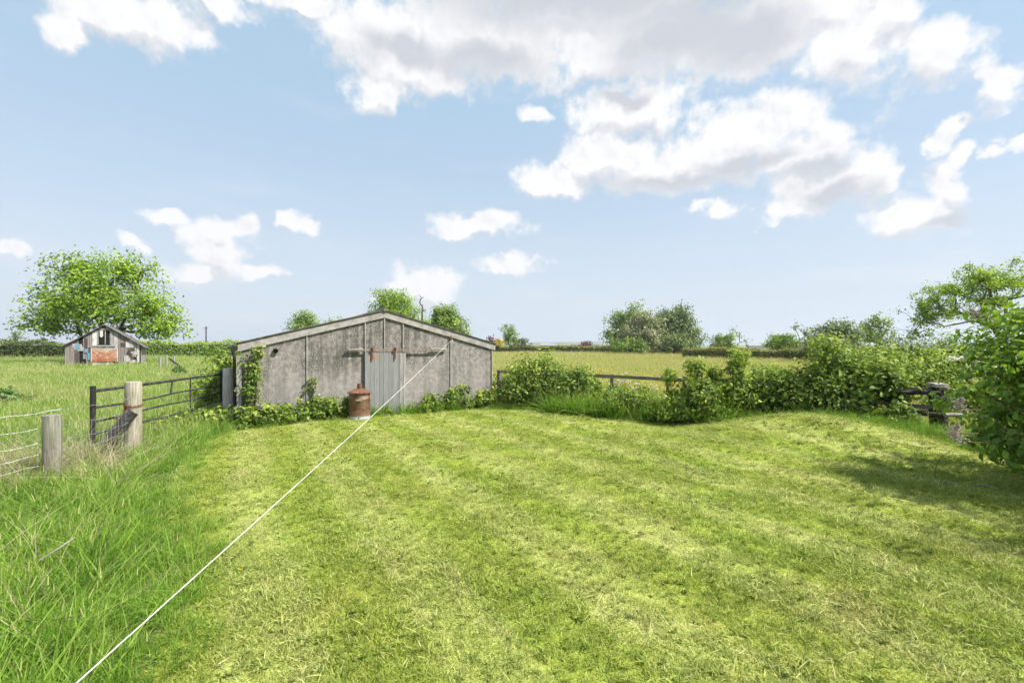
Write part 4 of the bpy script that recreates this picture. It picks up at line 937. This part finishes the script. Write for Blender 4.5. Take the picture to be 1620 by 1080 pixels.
fshrub('light green low shrub at the lawn edge in the fence bank', 1040, 1102, 628, 671, 'shrub', 2400, .075, .8)
fshrub('dark shrub in the fence bank right of the low light green one', 1078, 1150, 598, 674, 'bramble', 4200, .08, 1.0)
SAP = [(0,0,.85,.42,.4,.14),(-.1,0,.66,.38,.4,.12),(.1,0,.45,.3,.3,.15)]
fshrub('single pale elder shoot standing over the fence rail', 1050, 1078, 570, 640, 'shrub', 420, .085, .4, 'elder', lobes=SAP, d=11.6)
fshrub('twin pale elder shoots taller than the fence, left of the tall one', 1086, 1124, 562, 650, 'shrub', 900, .085, .5, 'elder', lobes=SAP, d=11.3)
fshrub('tall narrow elder shoot reaching the hedge line', 1156, 1190, 550, 655, 'shrub', 1000, .085, .5, 'elder', lobes=SAP, d=11.2)
fshrub('small elder between the twin shoots and the tall one', 1126, 1152, 578, 655, 'shrub', 600, .085, .5, 'elder', lobes=SAP, d=11.4)
fshrub('green shrub hiding the fence left of the mound', 1138, 1215, 598, 664, 'shrub', 3600, .08, 1.0, d=11.2)
fshrub('green shrub hiding the fence behind the mown mound', 1200, 1290, 582, 668, 'shrub', 4600, .085, 1.1, d=10.9)
fshrub('dark broad shrub behind the crest of the mown mound', 1260, 1345, 575, 680, 'bramble', 4600, .09, 1.1, d=10.5)
fshrub('tall shrub with an upright light green tip behind the mound', 1292, 1385, 528, 685, 'shrub', 6200, .09, 1.2, d=10.4, lobes=[(0,0,.36,.48,.5,.36),(-.05,0,.66,.32,.35,.24),(-.1,0,.86,.16,.2,.14),(.3,0,.5,.25,.35,.25)])
fshrub('large leaved shrub left of the blackened corner post', 1365, 1455, 565, 690, 'bramble', 3000, .12, 1.1, d=10.0, shape='oval')
fshrub('bare bleached twigs poking out of the shrub bank left of the corner post', 1310, 1400, 540, 680, 'shrub', 160, .07, .8, 'dead_shrub', d=10.1, stems=34, stemmat=DEADWOOD, stemr=.008)
fshrub('low shrub overlapping the round rails by the corner post', 1395, 1465, 640, 694, 'bramble', 1500, .09, .7, d=9.7)
fshrub('pale bush beyond the fence above the shrub bank', 1150, 1260, 570, 620, 'shrub', 2600, .11, 2, d=15)
fshrub('pale bush beyond the fence behind the tall light green tip', 1370, 1480, 545, 620, 'shrub', 4200, .12, 2.5, d=16)
fshrub('light bush beyond the corner post below the skyline', 1440, 1560, 548, 640, 'shrub', 4600, .12, 2.5, d=17)
fshrub('grey green bush between the meadow and the scrub', 1300, 1400, 535, 575, 'grey', 2400, .14, 3, d=24)
fshrub('greyish bush on the skyline below the open crowned tree', 1400, 1520, 530, 575, 'grey', 3000, .15, 3, d=26)
fshrub('bush on the skyline beneath the right tree next to the slatted shed', 1470, 1570, 525, 575, 'oak', 2600, .15, 3, d=29)
fshrub('tangled undergrowth behind the stone pile', 1490, 1600, 600, 690, 'bramble', 2600, .09, 1.6, d=11.5)
shrub('nettle', 'dark green nettle patch at the left edge of the paddock', *at(8, 600, 14.0)[:2], 1.2, 1.0, .62, 'nettle', 1400, .10, 'nettle')
shrub('nettle', 'small nettle tuft in the paddock behind the bleached board', *at(280, 600, 27.5)[:2], 1.2, 1.0, .75, 'nettle', 700, .12, 'nettle')
# cow parsley by the open stretch of fence
for i, (px, dd) in enumerate(((975,13.2),(985,13.6),(1000,13.3),(1012,13.7),(1022,13.0),(1033,13.5),(968,13.9),(1006,14.2),(1243-3,13.0),(1089,12.8))):
    x, y = at(px, 600, dd)[:2]; t = thing('cow_parsley', 'white flowered cow parsley growing against the wooden fence', 'wildflower', (x, y, h1(x, y)), rng.random()*6, 'cow parsley by the fence'); hh = .75+.35*rng.random()
    mb = MB()
    for k in range(9):
        fl = MB()
        a = rng.random()*6.28; r = .16*rng.random()+.03; tip = Vector((r*math.cos(a), r*math.sin(a), hh*(.75+.3*rng.random()))); mb.tube([(0,0,0),(tip.x*.4, tip.y*.4, tip.z*.6), tip], .004, 4, False)
        for j in range(7):
            aa = rng.random()*6.28; rr = .020*rng.random()**.5; c = tip+Vector((rr*math.cos(aa), rr*math.sin(aa), .004*j)); fl.box(c, (.022,.022,.008))
        fl.build('flower_head', WHT, t)
    mb.build('stems', STEM, t)

# ------------------------------------------------------------------ leafy lilac on the right
t = shrub('lilac_bush', 'big leafy shrub with broad leaves overhanging the lawn from the right edge', 7.72, 5.75, 3.7, 3.2, 2.6, 'lilac', 15000, .088, 'shrub', None, 'oval',
   lobes=[(0,0,.52,.42,.46,.40),(-.22,.05,.60,.24,.30,.26),(-.30,.02,.36,.20,.26,.18),(.0,0,.86,.36,.4,.24),(.25,0,.5,.3,.4,.4),(-.2,-.1,.25,.2,.25,.12)], clumps=520, spread=.20, stems=30, stemr=.018, shell=.45, flat=.7, stemmat=BARK)
for px, py, d, sc in ((1512,645,5.3,1.3),(1507,683,5.2,1.1),(1526,697,5.2,1.2),(1548,500,5.6,.9)):
    fl = MB(); c = Vector(at(px, py, d))-Vector(t.location); ax_ = Vector((rng.normal()*.5-.3, rng.normal()*.4-.2, .8)).normalized()
    for j in range(110):
        f = rng.random(); q = c + ax_*(.14*sc*f) + Vector(rng.normal(size=3))*(.030*sc*(1.1-f)); fl.box(q, (.014,.014,.006), t=rng.random())
    fl.build('blossom', PINK, t)
    mb = MB(); mb.tube([c+ax_*.1*sc, c, c+Vector((.14,.05,-.03)), c+Vector((.42,.12,-.04))], [.003,.004,.006,.008], 5); mb.build('branch', STEM, t, True)
tree('sycamore_tree', 'leafy tree standing out of frame to the right of the lilac', 9.0, 3.1, 1.6, .14, [(0,0,3.3,2.2,1.9,1.5),(-.9,-.3,2.6,1.4,1.5,1.1),(.8,0,4.0,1.6,1.8,1.2)], 150, 46, .38, .13, 'lilac', None, .7, shape='fold', mid=2)

# ------------------------------------------------------------------ little things on the lawn
def lying_leaf(px, py, label, s=.055):
    x, y = gp(px, py); mb = MB(); mb.add([(-s,0,.0),(-.3*s,.45*s,.012),(.4*s,.4*s,.014),(s,0,.004),(.4*s,-.4*s,.0),(-.3*s,-.45*s,.0)], [(0,5,4,3),(0,3,2,1)]); o = mb.build('fallen_leaf', YELL, None); o.location = (x, y, h1(x, y)+.045); o.rotation_euler = (.15,.1,rng.random()*6)
    m = o.modifiers.new('thick', 'SOLIDIFY'); m.thickness = .002; tag(o, label, 'leaf', 'fallen yellow leaves')
YELL = plain('yellow_leaf', (.75,.50,.01), .5)
lying_leaf(378, 912, 'bright yellow fallen leaf on the lawn right of the rope', .045); lying_leaf(371, 740, 'small pale yellow fallen leaf near the far left edge of the lawn', .05)
def twig(pts, r, label, mat=DEADWOOD):
    P = [];
    for px, py, z in pts:
        x, y = gp(px, py, z); P.append((x, y, h1(x, y)+z+.02))
    mb = MB(); mb.tube(P, r, 5); tag(mb.build('twig', mat, None, True), label, 'twig', 'twigs lying at the right of the lawn')
twig([(1502,722,.0),(1488,728,.10),(1480,742,.12),(1479,757,.05),(1484,768,.0)], .006, 'dark arching bramble stem rising from the lawn edge', STEM)
twig([(1476,764,.02),(1500,767,.03),(1522,772,.02)], .007, 'short pale twig on the lawn beside the arching stem')
twig([(1535,769,.02),(1560,770,.03),(1582,777,.02)], .010, 'longer pale stick on the lawn under the lilac')
twig([(62,888,.25),(90,870,.30),(118,851,.34)], .006, 'dry straw coloured stem slanting through the long grass')

# ------------------------------------------------------------------ far hills
m_, t_ = newmat('far_hills'); n_ = t_.noise(t_.pos, .006, 4, .6); finish(t_, t_.ramp(n_, [(.4,(.05,.08,.04)),(.5,(.14,.17,.07)),(.6,(.22,.21,.11))]), 1)
def hills():
    V = []; n = 160; dist = [(1500,0),(1900,.55),(2300,1.0),(2560,.75)]
    for d, f in dist:
        for i in range(n+1):
            a = math.radians(-75+150*i/n); e = 16+7*math.sin(a*5+1)+5*math.sin(a*11)+3*math.sin(a*23+2); V.append((d*math.sin(a), d*math.cos(a), f*e-1))
    k = n+1; Fs = [(r*k+i, r*k+i+1, (r+1)*k+i+1, (r+1)*k+i) for r in range(3) for i in range(n)]
    mb = MB(); mb.add(V, Fs); tag(mb.build('hills', m_, None, True), kind='structure')
hills()
def far_houses():
    for px, d, w, lb in ((866,300,9,'distant white roofed farm building above the far hedge'),(962,320,7,'distant pale building left of the tree clump'),(1196,420,16,'distant white farm roof right of the sparse thin tree')):
        x, y, z = at(px, 549, d); t = thing('farm_building', lb, 'building', (x, y, 0)); mb = MB(); mb.box((0,0,1.3),(w,6,2.6)); mb.build('wall', STRIPM, t)
        mb = MB(); V = [(-w/2-.2,-3.2,2.55),(w/2+.2,-3.2,2.55),(w/2+.2,0,4.2),(-w/2-.2,0,4.2),(w/2+.2,3.2,2.55),(-w/2-.2,3.2,2.55)]; mb.add(V, [(0,1,2,3),(3,2,4,5),(0,3,5),(1,4,2)]); mb.build('roof', plain('pale_roof', (.27,.265,.255), .7), t)
far_houses()

# ------------------------------------------------------------------ haze
HAZE = True
if HAZE:
    mb = MB(); mb.box((0,0,39),(5800,5800,82)); o = mb.build('haze', None, None); tag(o, 'thin pale haze in the air over the fields', 'haze', None, 'stuff')
    m, t = newmat('haze_air'); v = t.node('ShaderNodeVolumePrincipled'); v.inputs['Color'].default_value = (.80,.87,.97,1); v.inputs['Density'].default_value = .00028; v.inputs['Anisotropy'].default_value = .2
    t.l.new(v.outputs[0], t.out.inputs['Volume']); o.data.materials.clear(); o.data.materials.append(m)

# ------------------------------------------------------------------ world and clouds
SUN = Vector((.80,-.26,1.0)).normalized(); EL = math.asin(SUN.z); AZ = math.atan2(SUN.x, SUN.y)
def world():
    w = bpy.data.worlds.new('World'); SC.world = w; w.use_nodes = True; w.node_tree.nodes.clear(); t = NT(w.node_tree)
    sky = t.node('ShaderNodeTexSky'); sky.sky_type = 'NISHITA'; sky.sun_disc = False; sky.sun_elevation = EL; sky.sun_rotation = AZ; sky.altitude = 50; sky.air_density = 1.0; sky.dust_density = 1.0; sky.ozone_density = 1.3
    g = t.node('ShaderNodeTexCoord').outputs['Generated']; s = t.node('ShaderNodeSeparateXYZ'); t.l.new(t.vmath('NORMALIZE', g), s.inputs[0])
    az = t.math('ARCTAN2', s.outputs[0], s.outputs[1]); el = t.math('ARCSINE', s.outputs[2])
    cb = t.node('ShaderNodeCombineXYZ'); t.l.new(az, cb.inputs[0]); t.l.new(el, cb.inputs[1]); P = cb.outputs[0]
    w1 = t.vmath('SUBTRACT', t.noise(P, 9, 4, .55, col=True), (.5,.5,.5)); w2 = t.vmath('SUBTRACT', t.noise(P, 30, 3, .6, col=True), (.5,.5,.5))
    Q = t.vmath('ADD', t.vmath('ADD', P, t.vmath('MULTIPLY', w1, (.16,.095,0))), t.vmath('MULTIPLY', w2, (.026,.02,0)))
    def ang(px, py): u = (px-CX)/F; v = (HY-py)/F; return math.atan(u), math.atan(v/math.sqrt(1+u*u))
    def field(blobs, vec):
        out = None
        for px, py, rx, ry in blobs:
            a0, e0 = ang(px, py); a1, _ = ang(px+rx, py); a2, _ = ang(px-rx, py); _, e1 = ang(px, py-ry); _, e2 = ang(px, py+ry)
            d = t.vmath('LENGTH', t.vmath('MULTIPLY', t.vmath('SUBTRACT', vec, (a0, e0, 0)), (2/abs(a1-a2), 2/abs(e1-e2), 0)))
            f = t.math('SUBTRACT', 1.0, d); out = f if out is None else t.math('SMOOTH_MAX', out, f, .12)
        return out
    blobs = [(190,30,150,52),(110,45,65,40),(265,42,75,46),(340,5,95,32),(480,5,110,30),(600,60,130,70),(640,95,130,62),(590,140,55,42),(770,70,210,80),(900,20,420,60),(1000,70,200,72),(1190,55,170,80),(1350,70,110,85),(1470,90,85,65),(1555,135,45,48),(1300,5,220,60),(1420,10,70,60),
      (1000,165,115,50),(850,183,38,16),(1185,210,120,62),(960,245,95,52),(1090,262,215,44),(1290,245,80,48),(885,283,85,24),(1365,255,60,32),(1310,292,95,42),(1235,325,45,20),(1405,272,45,24),
      (1440,335,78,44),(1515,290,48,46),(1505,220,32,24),(1545,238,34,24),(1604,232,28,15),(750,357,88,24),(475,353,22,20),(345,395,62,56),(300,425,52,26),(262,347,42,15),(372,350,36,22),(220,392,24,15),(672,455,58,30),(620,468,36,18),(800,416,55,20),(12,405,34,14),(412,430,32,12),(1128,330,34,18)]
    # clouds elsewhere round the sky, so other views are not empty
    D = field(blobs, Q)
    back = t.math('SUBTRACT', t.noise(t.vmath('MULTIPLY', g, (1,1,2.2)), 2.2, 3, .5), t.smooth(t.math('ABSOLUTE', az), .95, 1.3, 1.2, .53))
    D = t.math('MAXIMUM', D, t.math('MULTIPLY', back, 2.5))
    fb = t.noise(P, 17, 8, .58); fine = t.noise(P, 48, 5, .6); Du = field(blobs, t.vmath('ADD', Q, (.010,.034,0)))
    fbu = t.noise(t.vmath('ADD', P, (.007,.018,0)), 17, 5, .55)
    dens = t.math('ADD', t.math('ADD', D, t.math('MULTIPLY', t.math('SUBTRACT', fb, .5), 1.6)), t.math('MULTIPLY', t.math('SUBTRACT', fine, .5), .45))
    mask = t.smooth(dens, -.18, .46)
    wisp = t.math('MULTIPLY', t.smooth(t.noise(t.vmath('MULTIPLY', P, (1.2,5,1)), 2.5, 5, .55), .5, .75, 0, .30), t.smooth(el, .0, .25, 2.0, .6))
    grey = field([(900,0,330,80),(1080,55,190,66),(760,95,150,45),(1180,60,130,60),(640,80,90,36),(1070,285,170,22),(1330,300,90,28),(1290,270,60,22),(1180,262,110,20),(990,150,70,20),(1490,350,60,16),(1100,10,200,60)], Q)
    shade = t.math('MULTIPLY', t.smooth(t.math('ADD', grey, t.math('MULTIPLY', t.math('SUBTRACT', fb, .5), .5)), -.1, .75), 1)
    relief = t.math('ADD', t.math('MULTIPLY', t.math('SUBTRACT', fbu, fb), 1.7), t.smooth(t.math('SUBTRACT', Du, D), .0, .5, 0, .75))
    cl = t.mix(shade, (5.6,5.6,5.65), (3.6,3.75,4.05)); cl = t.mix(t.math('ADD', t.smooth(dens, .6, 1.4, 0, .10), relief, clamp=True), cl, (3.9,4.05,4.35))
    base = t.mix(1, sky.outputs[0], SKYMUL, 'MULTIPLY')
    hz = t.smooth(el, -.02, .78, .95, .0)
    base = t.mix(hz, base, (4.15,4.5,4.95))
    base = t.mix(t.smooth(el, 0, .6, .1, .75), base, (2.75,3.9,4.95))
    base = t.mix(wisp, base, (4.9,5.0,5.2))
    c = t.mix(mask, base, cl)
    bg = t.node('ShaderNodeBackground'); t.l.new(c, bg.inputs[0]); bg.inputs[1].default_value = .1
    o = t.node('ShaderNodeOutputWorld'); t.l.new(bg.outputs[0], o.inputs[0])
    w.cycles.sampling_method = 'MANUAL'; w.cycles.sample_map_resolution = 512
SKYMUL = (1.0, 1.0, 1.0)
world()
l = bpy.data.lights.new('sun', 'SUN'); l.energy = 4.8; l.angle = math.radians(.6); l.color = (1.0,.955,.88)
o = bpy.data.objects.new('sun', l); COL.objects.link(o); o.rotation_euler = SUN.to_track_quat('Z', 'Y').to_euler(); o.location = (20,-10,30)

cam = bpy.data.cameras.new('camera'); cam.sensor_width = 36; cam.lens = 36*F/1620; cam.shift_y = 8/1620; cam.clip_end = 12000; cam.clip_start = .05
o = bpy.data.objects.new('camera', cam); COL.objects.link(o); o.location = (0,0,H); o.rotation_euler = (math.radians(90),0,0); SC.camera = o
SC.view_settings.view_transform = 'Standard'; SC.view_settings.look = 'None'; SC.view_settings.exposure = 0.85; SC.view_settings.gamma = 1
SC.cycles.use_adaptive_sampling = True; SC.cycles.adaptive_threshold = .03; SC.cycles.max_bounces = 5; SC.cycles.diffuse_bounces = 2; SC.cycles.transmission_bounces = 3; SC.cycles.transparent_max_bounces = 4; SC.cycles.volume_bounces = 0
